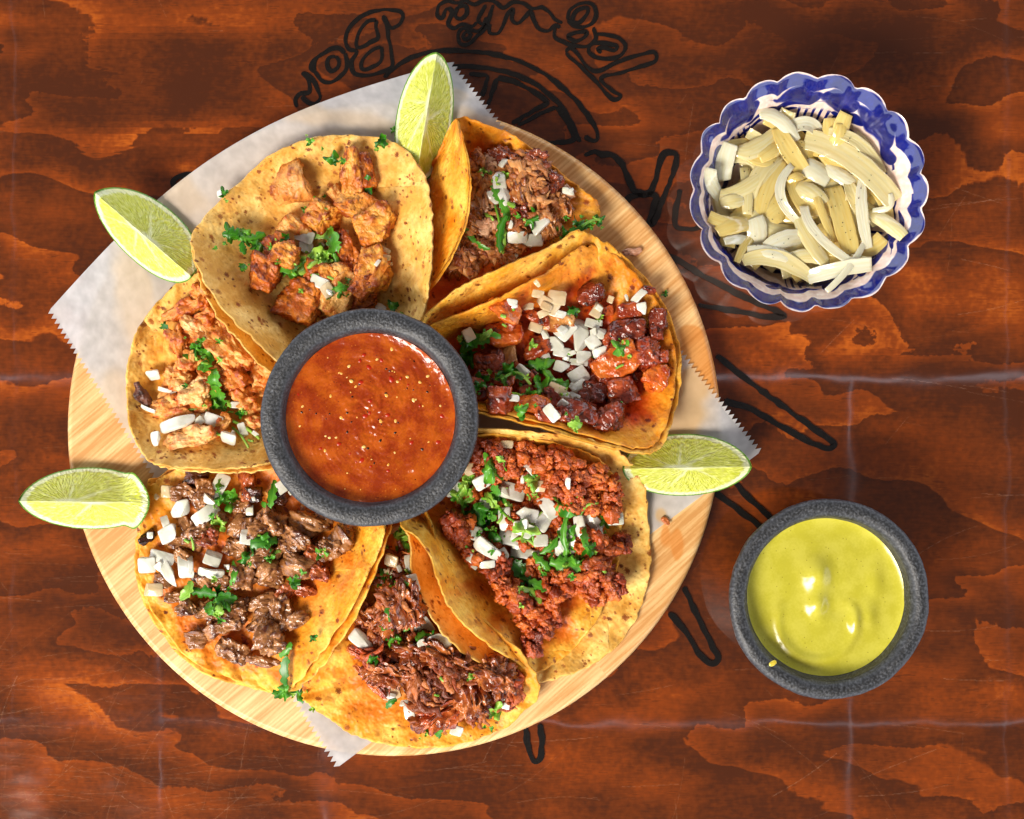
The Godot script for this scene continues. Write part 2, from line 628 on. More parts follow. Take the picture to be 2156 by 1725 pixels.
# ------------------------------------------------------------------ the table
func table_texture() -> ImageTexture:
	var w := 1392
	var h := 1114
	var figure := FastNoiseLite.new()
	figure.seed = 301
	figure.noise_type = FastNoiseLite.TYPE_SIMPLEX_SMOOTH
	figure.frequency = 1.0
	figure.fractal_octaves = 2
	figure.fractal_gain = 0.34
	var fine := noise_bytes(w, h, 0.085, 303, 0, 0, 3)
	var dash := noise_bytes(w / 8, h, 0.22, 304, w, h, 3)
	var o := noise_bytes(w, h, 0.006, 305, 0, 0, 3)
	var zones := [
		[330, 285, 190, 30, 0.9], [340, 345, 70, 26, 0.7], [60, 620, 130, 60, 0.55], [70, 470, 120, 70, 0.3], [80, 745, 120, 55, 0.5], [340, 40, 330, 26, 0.35], [110, 60, 80, 70, 0.4],
		[1900, 590, 280, 70, 0.6], [2090, 330, 90, 190, 0.45], [1760, 715, 300, 36, 0.5], [1640, 640, 150, 60, 0.35], [2090, 950, 150, 60, 0.4], [1800, 890, 260, 40, 0.35], [60, 1450, 160, 40, 0.35], [250, 1470, 160, 50, 0.2],
		[280, 175, 280, 115, -0.8], [820, 90, 420, 90, -0.35], [1750, 60, 320, 90, -0.75], [1560, 280, 220, 200, -0.4], [2010, 770, 120, 62, -0.6], [1900, 480, 260, 40, -0.4], [130, 1240, 150, 60, -0.5], [200, 1330, 180, 50, -0.4], [60, 1010, 160, 60, -0.35], [1800, 1560, 300, 70, -0.3], [480, 1640, 300, 60, -0.35]]
	var zf := PackedFloat32Array()
	var zw := 174
	var zh := 140
	zf.resize(zw * zh)
	for j in zh:
		for i in zw:
			var px := (float(i) / zw * 0.58 - 0.29) / K + 1078.0
			var py := (float(j) / zh * 0.464 - 0.232) / K + 862.5
			var t := 0.0
			for z in zones:
				var dx: float = (px - z[0]) / z[2]
				var dy: float = (py - z[1]) / z[3]
				t += z[4] * exp(-dx * dx - dy * dy)
			zf[j * zw + i] = t
	var d := PackedByteArray()
	d.resize(w * h * 3)
	var dark := Color8(72, 34, 15)
	var mid := Color8(130, 58, 17)
	var light := Color8(214, 112, 30)
	for y in h:
		var zy := mini(y / 8, zh - 1) * zw
		for x in w:
			var i := y * w + x
			var z: float = zf[zy + mini(x / 8, zw - 1)]
			var wob := nz2.get_noise_2d(x * 0.011, y * 0.021) * 0.11 + (fine[i] - 128) / 128.0 * 0.018
			var f := figure.get_noise_2d(x * 0.00135 + wob * 0.5, y * 0.0054 + wob) * 2.0 + z * 0.42 + (o[i] - 128) / 900.0
			# a growth ring pales slowly, then ends in a crisp edge
			var saw := fposmod(f * 0.95 + 0.42, 1.0)
			var ring := pow(saw, 1.5) * smoothstep(1.0, 0.972, saw)
			var mottle := (fine[i] - 128) / 128.0
			var lines := (dash[i] - 128) / 128.0
			var t := clampf(0.08 + 0.68 * ring * clampf(0.65 + 0.5 * z, 0.25, 1.0) + 0.19 * z + 0.16 * (o[i] - 128) / 128.0 + mottle * 0.11 + lines * 0.10 - 0.20 * smoothstep(0.40, 0.62, lines) * (0.35 + ring), 0.0, 1.0)
			var r: float
			var gg: float
			var bb: float
			if t < 0.5:
				var u := t * 2.0
				r = dark.r + (mid.r - dark.r) * u
				gg = dark.g + (mid.g - dark.g) * u
				bb = dark.b + (mid.b - dark.b) * u
			else:
				var u := t * 2.0 - 1.0
				r = mid.r + (light.r - mid.r) * u
				gg = mid.g + (light.g - mid.g) * u
				bb = mid.b + (light.b - mid.b) * u
			d[i * 3] = int(r * 255.0)
			d[i * 3 + 1] = int(gg * 255.0)
			d[i * 3 + 2] = int(bb * 255.0)
	var im := Image.create_from_data(w, h, false, Image.FORMAT_RGB8, d)
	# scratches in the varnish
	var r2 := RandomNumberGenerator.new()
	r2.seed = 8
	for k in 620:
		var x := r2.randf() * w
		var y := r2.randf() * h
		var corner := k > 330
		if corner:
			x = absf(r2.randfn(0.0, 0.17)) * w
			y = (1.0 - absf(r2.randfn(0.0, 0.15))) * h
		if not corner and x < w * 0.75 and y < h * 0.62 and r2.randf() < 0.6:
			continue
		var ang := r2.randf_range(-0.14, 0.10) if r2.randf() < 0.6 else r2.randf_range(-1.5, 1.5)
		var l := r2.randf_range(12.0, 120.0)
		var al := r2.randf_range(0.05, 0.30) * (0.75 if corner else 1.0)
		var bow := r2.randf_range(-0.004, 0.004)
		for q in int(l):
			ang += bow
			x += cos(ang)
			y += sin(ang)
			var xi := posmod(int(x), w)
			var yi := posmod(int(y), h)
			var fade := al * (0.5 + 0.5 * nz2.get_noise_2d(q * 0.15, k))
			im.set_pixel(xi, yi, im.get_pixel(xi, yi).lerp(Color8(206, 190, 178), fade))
	return tex(im)


func wear_texture() -> ImageTexture:
	# gloss of the varnish: smooth, dulled by scuffs towards the near left corner
	var w := 512
	var h := 410
	var a := noise_bytes(w, h, 0.02, 311, 0, 0, 4)
	var b := noise_bytes(w / 6, h, 0.2, 312, w, h, 2)
	var im := Image.create(w, h, false, Image.FORMAT_L8)
	for y in h:
		for x in w:
			var i := y * w + x
			var u := float(x) / w
			var t := float(y) / h
			var scuff := smoothstep(0.75, 0.0, Vector2(u, (1.0 - t) * 0.9).length())
			var g := 0.028 + 0.02 * clampf((a[i] - 120) / 80.0, 0.0, 1.0) + 0.09 * scuff * clampf((a[i] - 90) / 90.0, 0.0, 1.0) * (0.7 + (b[i] - 128) / 180.0)
			g = clampf(g, 0.02, 0.4)
			im.set_pixel(x, y, Color(g, g, g))
	return tex(im)


func table() -> void:
	var t := thing("dining_table", "varnished plywood table with black hand-painted lettering under everything", "table")
	var m := mat("varnished_plywood", 1.0, 0.52, false)
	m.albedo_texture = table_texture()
	m.heightmap_enabled = true
	m.heightmap_texture = noise_tex(512, 0.012, 41, 3)
	m.heightmap_scale = 0.006
	m.roughness_texture = wear_texture()
	m.roughness_texture_channel = BaseMaterial3D.TEXTURE_CHANNEL_RED
	var v := PackedVector3Array()
	var uv := PackedVector2Array()
	var idx := PackedInt32Array()
	var hx := 0.80
	var hz := 0.60
	for c in [[-1, -1], [1, -1], [1, 1], [-1, 1]]:
		v.append(Vector3(c[0] * hx, 0, c[1] * hz))
		uv.append(Vector2(c[0] * hx / 0.58 + 0.5, c[1] * hz / 0.464 + 0.5))
	idx.append_array([0, 1, 2, 0, 2, 3])
	for c in [[-1, -1], [1, -1], [1, 1], [-1, 1]]:
		v.append(Vector3(c[0] * hx, -0.03, c[1] * hz))
		uv.append(Vector2(c[0] * hx / 0.58 + 0.52, c[1] * hz / 0.464 + 0.52))
	idx.append_array([4, 6, 5, 4, 7, 6])
	for k in 4:
		var n := (k + 1) % 4
		idx.append_array([k, k + 4, n, n, k + 4, n + 4])
	var a := []
	var fv := PackedVector3Array()
	var fuv := PackedVector2Array()
	for i in idx:
		fv.append(v[i])
		fuv.append(uv[i])
	var fi := PackedInt32Array(range(fv.size()))
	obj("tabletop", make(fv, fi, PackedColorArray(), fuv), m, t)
	lettering(t)


func stroke_into(v: PackedVector3Array, idx: PackedInt32Array, pts: Array, width: float, h: float) -> void:
	# a brush line of uneven width laid on the table
	var c := Curve3D.new()
	c.bake_interval = 0.0012
	for i in pts.size():
		var p: Vector3 = pts[i]
		var q0: Vector3 = pts[maxi(i - 1, 0)]
		var q1: Vector3 = pts[mini(i + 1, pts.size() - 1)]
		var tn := (q1 - q0) / 6.0
		c.add_point(p, -tn, tn)
	var b := c.get_baked_points()
	var n := b.size()
	var sd := rng.randf() * 100.0
	var first := v.size()
	for i in n:
		var tan := (b[mini(i + 1, n - 1)] - b[maxi(i - 1, 0)]).normalized()
		var side := Vector3(-tan.z, 0, tan.x)
		var w := width * 0.5 * (1.0 + 0.35 * nz2.get_noise_2d(i * 0.07, sd))
		if i == 0 or i == n - 1:
			w *= 0.45
		var wob := side * width * 0.12 * nz2.get_noise_2d(i * 0.11, sd + 30.0)
		v.append(Vector3(b[i].x, h, b[i].z) + side * w + wob)
		v.append(Vector3(b[i].x, h, b[i].z) - side * w + wob)
	for i in n - 1:
		var k := first + i * 2
		idx.append_array([k, k + 2, k + 1, k + 1, k + 2, k + 3])


func lettering(t: Node3D) -> void:
	var ink := mat("black_paint", 0.2, 0.5, false)
	ink.albedo_color = Color8(20, 17, 14)
	# measured on an enlargement of the top of the photograph
	var word_bar := [
		[600, 160, 650, 125, 660, 80, 620, 58, 520, 60, 430, 95, 370, 160, 352, 215, 370, 268, 412, 282, 385, 340, 395, 390, 440, 410, 520, 398, 598, 368, 602, 300, 582, 190, 565, 90],
		[520, 110, 470, 120, 425, 180, 412, 240, 430, 260, 480, 235, 527, 205, 515, 150, 520, 110], [545, 255, 500, 270, 450, 320, 440, 365, 470, 375, 545, 330, 545, 255], [555, 85, 585, 140, 604, 160],
		[350, 290, 320, 262, 280, 265, 245, 285, 200, 312, 186, 370, 215, 430, 270, 445, 330, 410, 360, 360, 350, 290], [300, 305, 265, 315, 255, 350, 275, 385, 310, 370, 318, 335, 300, 305],
		[240, 290, 180, 330, 165, 372, 200, 400, 215, 432], [118, 392, 150, 430, 158, 500, 112, 506, 85, 540, 92, 580], [122, 392, 172, 428, 205, 490, 216, 530, 182, 562, 140, 545, 120, 520]]
	var word_long := [
		[905, 45, 890, 62, 872, 100, 848, 82, 855, 35, 900, 8, 955, 18, 1002, 8, 1050, 28, 1100, 6, 1160, 14, 1202, 44, 1258, 14, 1312, 20, 1360, 50, 1412, 44, 1456, 70, 1482, 108, 1522, 128],
		[905, 45, 928, 72, 908, 130, 940, 156, 985, 132, 1035, 146, 1062, 120], [955, 40, 945, 90, 975, 105, 1005, 75, 1000, 35, 955, 40], [1110, 30, 1085, 70, 1068, 112, 1092, 130, 1112, 96],
		[1112, 130, 1062, 170, 985, 155, 958, 192, 970, 236, 1012, 240, 1062, 200, 1110, 142, 1136, 66, 1150, 30], [1002, 170, 985, 200, 1005, 216, 1030, 190, 1002, 170],
		[1132, 132, 1130, 178, 1172, 186, 1196, 150, 1228, 76, 1256, 50, 1250, 108, 1280, 130, 1320, 92, 1350, 70, 1370, 122, 1402, 162, 1442, 170, 1482, 142, 1510, 150],
		[1550, 110, 1560, 60, 1612, 24, 1672, 20, 1702, 60, 1690, 120, 1640, 150, 1592, 145, 1550, 110], [1575, 112, 1592, 70, 1632, 45, 1660, 52, 1640, 100, 1602, 130, 1575, 112],
		[1482, 146, 1480, 200, 1532, 230, 1592, 252, 1662, 250, 1700, 210, 1690, 150], [1545, 202, 1592, 180, 1650, 175, 1640, 206, 1592, 226, 1545, 202],
		[1690, 190, 1760, 190, 1830, 210, 1860, 250, 1840, 296, 1780, 320, 1702, 310, 1660, 280, 1682, 240, 1740, 234, 1812, 250, 1800, 276, 1750, 260, 1712, 266, 1730, 290],
		[1540, 285, 1555, 265, 1592, 280, 1690, 386, 1830, 332, 1992, 285, 2026, 300, 2016, 335, 1960, 356, 1830, 396, 1728, 426, 1792, 490, 1836, 516, 1820, 536, 1780, 530, 1710, 452, 1640, 380, 1560, 312, 1540, 285]]
	var wheel := [
		[560, 420, 640, 350, 720, 308, 812, 285, 920, 275, 1062, 282, 1202, 306, 1332, 352, 1452, 420, 1562, 512, 1642, 602, 1702, 700, 1712, 752, 1690, 762, 1640, 740], [880, 372, 930, 362, 1062, 364, 1202, 386, 1332, 432, 1452, 512, 1542, 612, 1602, 732, 1620, 766],
		[1020, 402, 1110, 410, 1112, 450, 1090, 520], [1172, 424, 1250, 440, 1352, 490, 1430, 546, 1420, 570, 1342, 612, 1252, 668], [1172, 426, 1150, 480, 1122, 570], [1490, 580, 1430, 602, 1362, 640, 1282, 676], [1490, 580, 1562, 682, 1582, 752, 1480, 772, 1400, 770]]
	var letters := [
		[1640, 840, 1690, 822, 1740, 835, 1800, 842, 1850, 902, 1912, 1030, 2000, 1030, 2050, 862, 2082, 826, 2130, 832, 2132, 882, 2102, 980, 2052, 1100, 2012, 1202, 1988, 1192, 2022, 1062, 1900, 1060, 1860, 1100]]
	# measured on the whole photograph
	var rest := [
		[1432, 400, 1420, 470, 1450, 484, 1500, 470], [1400, 532, 1470, 575, 1570, 628, 1652, 664, 1620, 668, 1560, 658, 1470, 642], [1508, 748, 1560, 790, 1620, 836, 1690, 886, 1740, 922, 1756, 936, 1740, 944, 1700, 928, 1640, 895, 1580, 862, 1524, 844],
		[1545, 1016, 1580, 1052, 1616, 1086, 1660, 1130], [1505, 1038, 1550, 1070, 1594, 1104, 1640, 1150], [1440, 1236, 1468, 1300, 1500, 1362, 1512, 1386, 1498, 1396, 1474, 1380, 1446, 1334, 1408, 1290], [1106, 1530, 1112, 1570, 1122, 1602, 1136, 1596, 1140, 1560, 1136, 1524],
		[372, 398, 366, 384, 376, 374, 402, 370, 430, 380]]
	var h := 0.0004
	for set_ in [["painted_word", word_bar, 0.0021], ["painted_word", word_long, 0.0020], ["painted_lime_wheel", wheel, 0.0025], ["painted_letter", letters, 0.0032]]:
		var v := PackedVector3Array()
		var idx := PackedInt32Array()
		for s in set_[1]:
			var pts := []
			for i in range(0, s.size(), 2):
				pts.append(at(589.5 + s[i] * 0.3906, s[i + 1] * 0.3906))
			stroke_into(v, idx, pts, set_[2], h)
			h += 0.00001
		obj(set_[0], make(v, idx), ink, t)
	for s in rest:
		var v := PackedVector3Array()
		var idx := PackedInt32Array()
		var pts := []
		for i in range(0, s.size(), 2):
			pts.append(at(s[i], s[i + 1]))
		stroke_into(v, idx, pts, 0.0030, h)
		h += 0.00001
		obj("painted_letter", make(v, idx), ink, t)


# ------------------------------------------------------------------ board and paper
func lathe(profile: Array, seg: int, colors := [], scallop = null) -> ArrayMesh:
	# profile: [r, y] going so that the outside is on the left; uv = (angle, place along the profile)
	var v := PackedVector3Array()
	var idx := PackedInt32Array()
	var uv := PackedVector2Array()
	var n := profile.size()
	for i in n:
		for q in seg + 1:
			var th := TAU * q / seg
			var p := Vector3(profile[i][0] * cos(th), profile[i][1], profile[i][0] * sin(th))
			if scallop != null:
				p = scallop.call(th, i, p)
			v.append(p)
			uv.append(Vector2(float(q) / seg, float(i) / (n - 1)))
	for i in n - 1:
		for q in seg:
			var k := i * (seg + 1) + q
			idx.append_array([k, k + seg + 1, k + 1, k + 1, k + seg + 1, k + seg + 2])
	var nn := normals_of(v, idx)
	for i in n:
		var s := (nn[i * (seg + 1)] + nn[i * (seg + 1) + seg]).normalized()
		nn[i * (seg + 1)] = s
		nn[i * (seg + 1) + seg] = s
	return make(v, idx, PackedColorArray(), uv, nn)


func board() -> void:
	var w := 1024
	var a := noise_bytes(w / 24, w, 0.20, 401, w, w, 3)
	var b := noise_bytes(w / 60, w, 0.035, 402, w, w, 2)
	var c := noise_bytes(w, w, 0.01, 403, 0, 0, 2)
	var d := PackedByteArray()
	d.resize(w * w * 3)
	var lo := Color8(204, 146, 82)
	var hi := Color8(238, 198, 138)
	var ca := cos(deg_to_rad(-41.0))
	var sa := sin(deg_to_rad(-41.0))
	var stains := [[1452, 700, 34, 20], [1476, 770, 22, 60], [1500, 830, 16, 40], [1400, 1110, 12, 36], [1425, 1140, 10, 40], [1330, 530, 20, 12], [1470, 745, 30, 30], [1440, 760, 40, 26]]
	for y in w:
		for x in w:
			# where this pixel lies on the board
			var px := (float(x) / w - 0.5) * 2.0 * BR + BCX
			var py := (float(y) / w - 0.5) * 2.0 * BR + BCY
			var fx := float(x) - w * 0.5
			var fy := float(y) - w * 0.5
			var gx := posmod(int(fx * ca + fy * sa) + w, w)
			var gy := posmod(int(-fx * sa + fy * ca) + w, w)
			var i := gy * w + gx
			var t := 0.5 + (a[i] - 128) / 190.0 + (b[i] - 128) / 240.0 + (c[y * w + x] - 128) / 900.0
			var cc := lo.lerp(hi, clampf(t, 0.0, 1.0))
			if px > 1300.0 and py > 480.0 and py < 1200.0:
				var st := 0.0
				for s in stains:
					var dx: float = (px - s[0]) / s[2]
					var dy: float = (py - s[1]) / s[3]
					st += exp(-dx * dx - dy * dy)
				st = smoothstep(0.35, 0.75, st + (c[y * w + x] - 128) / 200.0)
				cc = cc.lerp(Color8(206, 110, 26), st * 0.42)
			var k := (y * w + x) * 3
			d[k] = int(cc.r * 255.0)
			d[k + 1] = int(cc.g * 255.0)
			d[k + 2] = int(cc.b * 255.0)
	var m := mat("bamboo", 0.42, 0.45, false)
	m.albedo_texture = tex(Image.create_from_data(w, w, false, Image.FORMAT_RGB8, d))
	var mid := at(BCX, BCY, BOARD_TOP)
	var r := BR * K * (CAM - BOARD_TOP) / CAM
	var t := thing("serving_board", "round pale bamboo board under the paper and tacos", "serving board", Vector3(mid.x, 0, mid.z))
	var prof := [[0.0, BOARD_TOP], [r * 0.5, BOARD_TOP], [r - 0.0035, BOARD_TOP], [r - 0.0012, BOARD_TOP - 0.0008], [r, BOARD_TOP - 0.003], [r - 0.0006, BOARD_TOP - 0.006], [r - 0.005, 0.003], [r - 0.009, 0.0005], [0.0, 0.0005]]
	var me := lathe(prof, 160)
	var arr := me.surface_get_arrays(0)
	var vv: PackedVector3Array = arr[Mesh.ARRAY_VERTEX]
	var uv := PackedVector2Array()
	for p in vv:
		uv.append(Vector2(p.x / r * 0.5 + 0.5, p.z / r * 0.5 + 0.5))
	var idx: PackedInt32Array = arr[Mesh.ARRAY_INDEX]
	obj("board_disc", make(vv, flip(idx), PackedColorArray(), uv), m, t)


func flip(idx: PackedInt32Array) -> PackedInt32Array:
	var o := PackedInt32Array()
	o.resize(idx.size())
	for i in range(0, idx.size(), 3):
		o[i] = idx[i]
		o[i + 1] = idx[i + 2]
		o[i + 2] = idx[i + 1]
	return o


func paper_height(px: float, py: float) -> float:
	var d := Vector2(px - BCX, py - BCY).length() - BR + 6.0
	var h := PAPER
	if d > 0.0:
		h -= 0.0085 * (1.0 - exp(-pow(d / 62.0, 1.5)))
	return h


func paper() -> void:
	var w := 512
	var a := noise_bytes(w, w, 0.009, 501, 0, 0, 3)
	var b := noise_bytes(w, w, 0.06, 502, 0, 0, 3)
	var im := Image.create(w, w, false, Image.FORMAT_RGB8)
	var spots := [[1410, 870, 60, 70], [1455, 800, 40, 36], [1395, 930, 40, 40], [1350, 1180, 60, 40], [420, 470, 60, 60], [300, 660, 50, 120], [270, 900, 40, 80], [700, 300, 150, 30], [960, 250, 60, 24], [390, 560, 40, 30], [1390, 1085, 12, 16], [1405, 1105, 9, 10], [235, 860, 30, 60], [950, 205, 40, 14]]
	var c := [Vector2(107, 650), Vector2(944, 132), Vector2(1597, 955), Vector2(715, 1613)]
	for y in w:
		for x in w:
			var u := float(x) / w
			var t := float(y) / w
			var p: Vector2 = c[0].lerp(c[1], u).lerp(c[3].lerp(c[2], u), t)
			var i := y * w + x
			var g := 0.77 + (b[i] - 128) / 2000.0
			var cc := Color(g, g * 0.985, g * 0.975)
			var st := 0.0
			for s in spots:
				var dx: float = (p.x - s[0]) / s[2]
				var dy: float = (p.y - s[1]) / s[3]
				st += exp(-dx * dx - dy * dy)
			st = smoothstep(0.25, 0.8, st + (a[i] - 128) / 230.0)
			var inside := smoothstep(60.0, -160.0, p.distance_to(Vector2(BCX, BCY)) - 640.0)
			cc = cc.lerp(Color8(226, 172, 96), st * (0.6 if p.x > 1200.0 else 0.22))
			cc = cc.lerp(Color8(222, 196, 166), inside * 0.35)
			im.set_pixel(x, y, cc)
	var m := mat("deli_paper", 0.55, 0.35, false)
	m.albedo_texture = tex(im)
	m.transparency = BaseMaterial3D.TRANSPARENCY_ALPHA
	m.albedo_color = Color(1, 1, 1, 0.84)
	m.heightmap_enabled = true
	m.heightmap_texture = noise_tex(256, 0.016, 44, 3)
	m.heightmap_scale = 0.22
	var nu := 150
	var nv := 150
	var v := PackedVector3Array()
	var uv := PackedVector2Array()
	var idx := PackedInt32Array()
	var teeth := 92.0
	for j in nv + 1:
		for i in nu + 1:
			var u := float(i) / nu
			var t := float(j) / nv
			# saw-toothed cut on the two shorter edges (u = 0 and u = 1)
			var p: Vector2 = c[0].lerp(c[1], u).lerp(c[3].lerp(c[2], u), t)
			var bow := sin(PI * u)
			p += Vector2(-0.52, -0.85) * bow * 92.0 * (1.0 - t) * (1.0 - t)
			var h := paper_height(p.x, p.y) + 0.0006 * nz2.get_noise_2d(p.x * 0.006, p.y * 0.006)
			if t > 0.9 and u < 0.12:
				h += 0.006 * (t - 0.9) / 0.1 * (0.12 - u) / 0.12
			v.append(at(p.x, p.y, maxf(h, 0.0015)))
			uv.append(Vector2(u, t))
	for j in nv:
		for i in nu:
			var k := j * (nu + 1) + i
			idx.append_array([k, k + 1, k + nu + 1, k + 1, k + nu + 2, k + nu + 1])
	# teeth along u = 0 and u = 1
	for side in 2:
		for k in int(teeth):
			var t0 := float(k) / teeth
			var t1 := float(k + 1) / teeth
			var base := 0.0 if side == 0 else 1.0
			var outp := -0.0105 if side == 0 else 0.0105
			var q := []
			for s in [[base, t0], [base, t1], [base + outp, (t0 + t1) * 0.5]]:
				var jf: float = s[1] * nv
				var p: Vector2 = c[0].lerp(c[1], s[0]).lerp(c[3].lerp(c[2], s[0]), s[1])
				var h := paper_height(p.x, p.y)
				var o := (v[mini(int(jf), nv) * (nu + 1) + (0 if side == 0 else nu)]).lerp(v[mini(int(jf) + 1, nv) * (nu + 1) + (0 if side == 0 else nu)], jf - int(jf))
				if s[0] == base:
					q.append(o)
				else:
					q.append(at(p.x, p.y, o.y + 0.0001))
				uv.append(Vector2(clampf(s[0], 0.002, 0.998), s[1]))
			var f := v.size()
			v.append_array(PackedVector3Array(q))
			idx.append_array([f, f + 1, f + 2] if side == 0 else [f, f + 2, f + 1])
	var o := obj("deli_paper", make(v, idx, PackedColorArray(), uv), m)
	tag(o, "square white waxed paper with saw-toothed edges between board and tacos", "paper")


# ------------------------------------------------------------------ tacos
class Pile:
	# height of whatever already lies at a place, in cells of 1.5 mm
	var g := PackedFloat32Array()
	var n := 150
	var cell := 0.0015
	var o := Vector2.ZERO
	var floor_h := 0.0

	func _init(mid: Vector3, h: float) -> void:
		o = Vector2(mid.x, mid.z) - Vector2.ONE * n * cell * 0.5
		floor_h = h
		g.resize(n * n)
		g.fill(-1.0)

	func splat(p: Vector3, r: float, h: float, dome := 0.0) -> void:
		var k := int(ceil(r / cell))
		var ci := int((p.x - o.x) / cell)
		var cj := int((p.z - o.y) / cell)
		for j in range(maxi(cj - k, 0), mini(cj + k + 1, n)):
			for i in range(maxi(ci - k, 0), mini(ci + k + 1, n)):
				var d := Vector2(o.x + (i + 0.5) * cell - p.x, o.y + (j + 0.5) * cell - p.z).length() / r
				if d <= 1.0:
					g[j * n + i] = maxf(g[j * n + i], h - dome * d * d)

	func level(p: Vector3, r: float) -> float:
		var k := int(ceil(r / cell))
		var ci := int((p.x - o.x) / cell)
		var cj := int((p.z - o.y) / cell)
		var s := 0.0
		var c := 0
		for j in range(maxi(cj - k, 0), mini(cj + k + 1, n)):
			for i in range(maxi(ci - k, 0), mini(ci + k + 1, n)):
				if (i - ci) * (i - ci) + (j - cj) * (j - cj) <= k * k:
					var h := g[j * n + i]
					s += h if h >= 0.0 else floor_h
					c += 1
		return s / maxi(c, 1)


func closed_curve(pts: Array, count: int) -> Array:
	# a smooth closed line through [x, y, h] points
	var out := []
	var n := pts.size()
	for k in count:
		var f := float(k) / count * n
		var i := int(f)
		var t := f - i
		var p := []
		for j in range(-1, 3):
			var q: Array = pts[posmod(i + j, n)]
			p.append(Vector3(q[0], q[1], q[2]))
		out.append(0.5 * ((2.0 * p[1]) + (p[2] - p[0]) * t + (2.0 * p[0] - 5.0 * p[1] + 4.0 * p[2] - p[3]) * t * t + (3.0 * p[1] - p[0] - 3.0 * p[2] + p[3]) * t * t * t))
	return out


# outline: [x, y, cm above the paper]; spine: the low line inside it. The sheet rises from spine to rim.
func tortilla(node: Node3D, called: String, outline: Array, spine: Array, power: float, m: Material, tints: Array, pile: Pile = null, lift := 0.0, bumps := 1.0) -> MeshInstance3D:
	var nt := 144
	var ns := 26
	var rim := closed_curve(outline, nt)
	var sd := rng.randf() * 50.0
	var a := Vector3(spine[0], spine[1], spine[2])
	var b := Vector3(spine[3], spine[4], spine[5])
	var ab := Vector2(b.x - a.x, b.y - a.y)
	var top := PackedVector3Array()
	var uv := PackedVector2Array()
	var col := PackedColorArray()
	for k in nt:
		var r: Vector3 = rim[k]
		var f := clampf(Vector2(r.x - a.x, r.y - a.y).dot(ab) / ab.length_squared(), -0.25, 1.25)
		f = smoothstep(-0.25, 1.25, f)
		var s := a.lerp(b, f)
		var hs := PAPER + s.z * 0.01 + lift
		var hr := PAPER + r.z * 0.01 + lift
		var th := TAU * k / nt
		var rag := 1.0 + 0.016 * nz2.get_noise_2d(cos(th) * 9.0 + sd, sin(th) * 9.0) + 0.010 * nz2.get_noise_2d(cos(th) * 30.0, sin(th) * 30.0 + sd)
		hr += 0.0022 * nz2.get_noise_2d(cos(th) * 2.6 + sd, sin(th) * 2.6)
		var ps := at(s.x, s.y, hs)
		var pr := at(s.x + (r.x - s.x) * rag, s.y + (r.y - s.y) * rag, hr)
		var flat := Vector2(pr.x - ps.x, pr.z - ps.z).normalized()
		var arc := 0.0
		var last := ps
		for q in ns + 1:
			var t := float(q) / ns
			var e := 1.0 - pow(1.0 - t, 1.12)
			var p := ps.lerp(pr, e)
			p.y = hs + (hr - hs) * pow(e, power)
			p.y += bumps * (0.0010 * nz2.get_noise_2d(p.x * 60.0 + sd, p.z * 60.0) + 0.0004 * nz2.get_noise_2d(p.x * 220.0, p.z * 220.0 + sd))
			arc += p.distance_to(last)
			last = p
			top.append(p - node.position)
			var w := Vector2(ps.x, ps.z) + flat * arc
			uv.append(w / 0.16 + Vector2(sd, sd * 0.7))
			var n := nz2.get_noise_2d(p.x * 38.0 + sd * 3.0, p.z * 38.0)
			var oil := clampf(0.55 + 0.8 * n - (0.0 if tints.size() < 3 or tints[2] == 0 else smoothstep(0.45, 1.0, e) * 0.9), 0.0, 1.0)
			var cc: Color = tints[0].lerp(tints[1], oil)
			if tints.size() > 3:
				# juice soaked in from the filling
				var wet := smoothstep(0.95, 0.45, e + 0.35 * nz2.get_noise_2d(p.x * 55.0 - sd, p.z * 55.0) + 0.12 * nz2.get_noise_2d(p.x * 190.0, p.z * 190.0))
				cc = cc.lerp(tints[3], wet * 0.85)
			col.append(cc)
			if pile:
				pile.splat(p, 0.0028, p.y + 0.0006)
	var v := PackedVector3Array(top)
	var row := ns + 1
	var idx := PackedInt32Array()
	for k in nt:
		var k2 := (k + 1) % nt
		for q in ns:
			var i0 := k * row + q
			var i1 := k2 * row + q
			idx.append_array([i0, i0 + 1, i1, i1, i0 + 1, i1 + 1])
	# make sure the upper side faces up
	var nn := normals_of(v, idx)
	var up := 0.0
	for n in nn:
		up += n.y
	if up < 0.0:
		idx = flip(idx)
		nn = normals_of(v, idx)
	# seen edges: a rounded rim, then the underside
	var thick := 0.0013
	var base := v.size()
	for i in top.size():
		v.append(top[i] - nn[i] * thick)
		uv.append(uv[i] + Vector2(0.37, 0.11))
		col.append(tints[0].lerp(tints[1], 0.35))
	var under := PackedInt32Array()
	for i in range(0, idx.size(), 3):
		under.append_array([idx[i] + base, idx[i + 2] + base, idx[i + 1] + base])
	var edge := v.size()
	for k in nt:
		var i := k * row + ns
		var outw := (top[i] - top[i - 2]).normalized()
		v.append(top[i] - nn[i] * thick * 0.5 + outw * thick * 0.42)
		uv.append(uv[i] + Vector2(0.004, 0.004))
		col.append(tints[0])
	var rimi := PackedInt32Array()
	for k in nt:
		var k2 := (k + 1) % nt
		var t0 := k * row + ns
		var t1 := k2 * row + ns
		rimi.append_array([t0, edge + k, t1, t1, edge + k, edge + k2, edge + k, base + t0, edge + k2, edge + k2, base + t0, base + t1])
	if up < 0.0:
		rimi = flip(rimi)
	idx.append_array(under)
	idx.append_array(rimi)
	return obj(called, make(v, idx, col, uv), m, node)


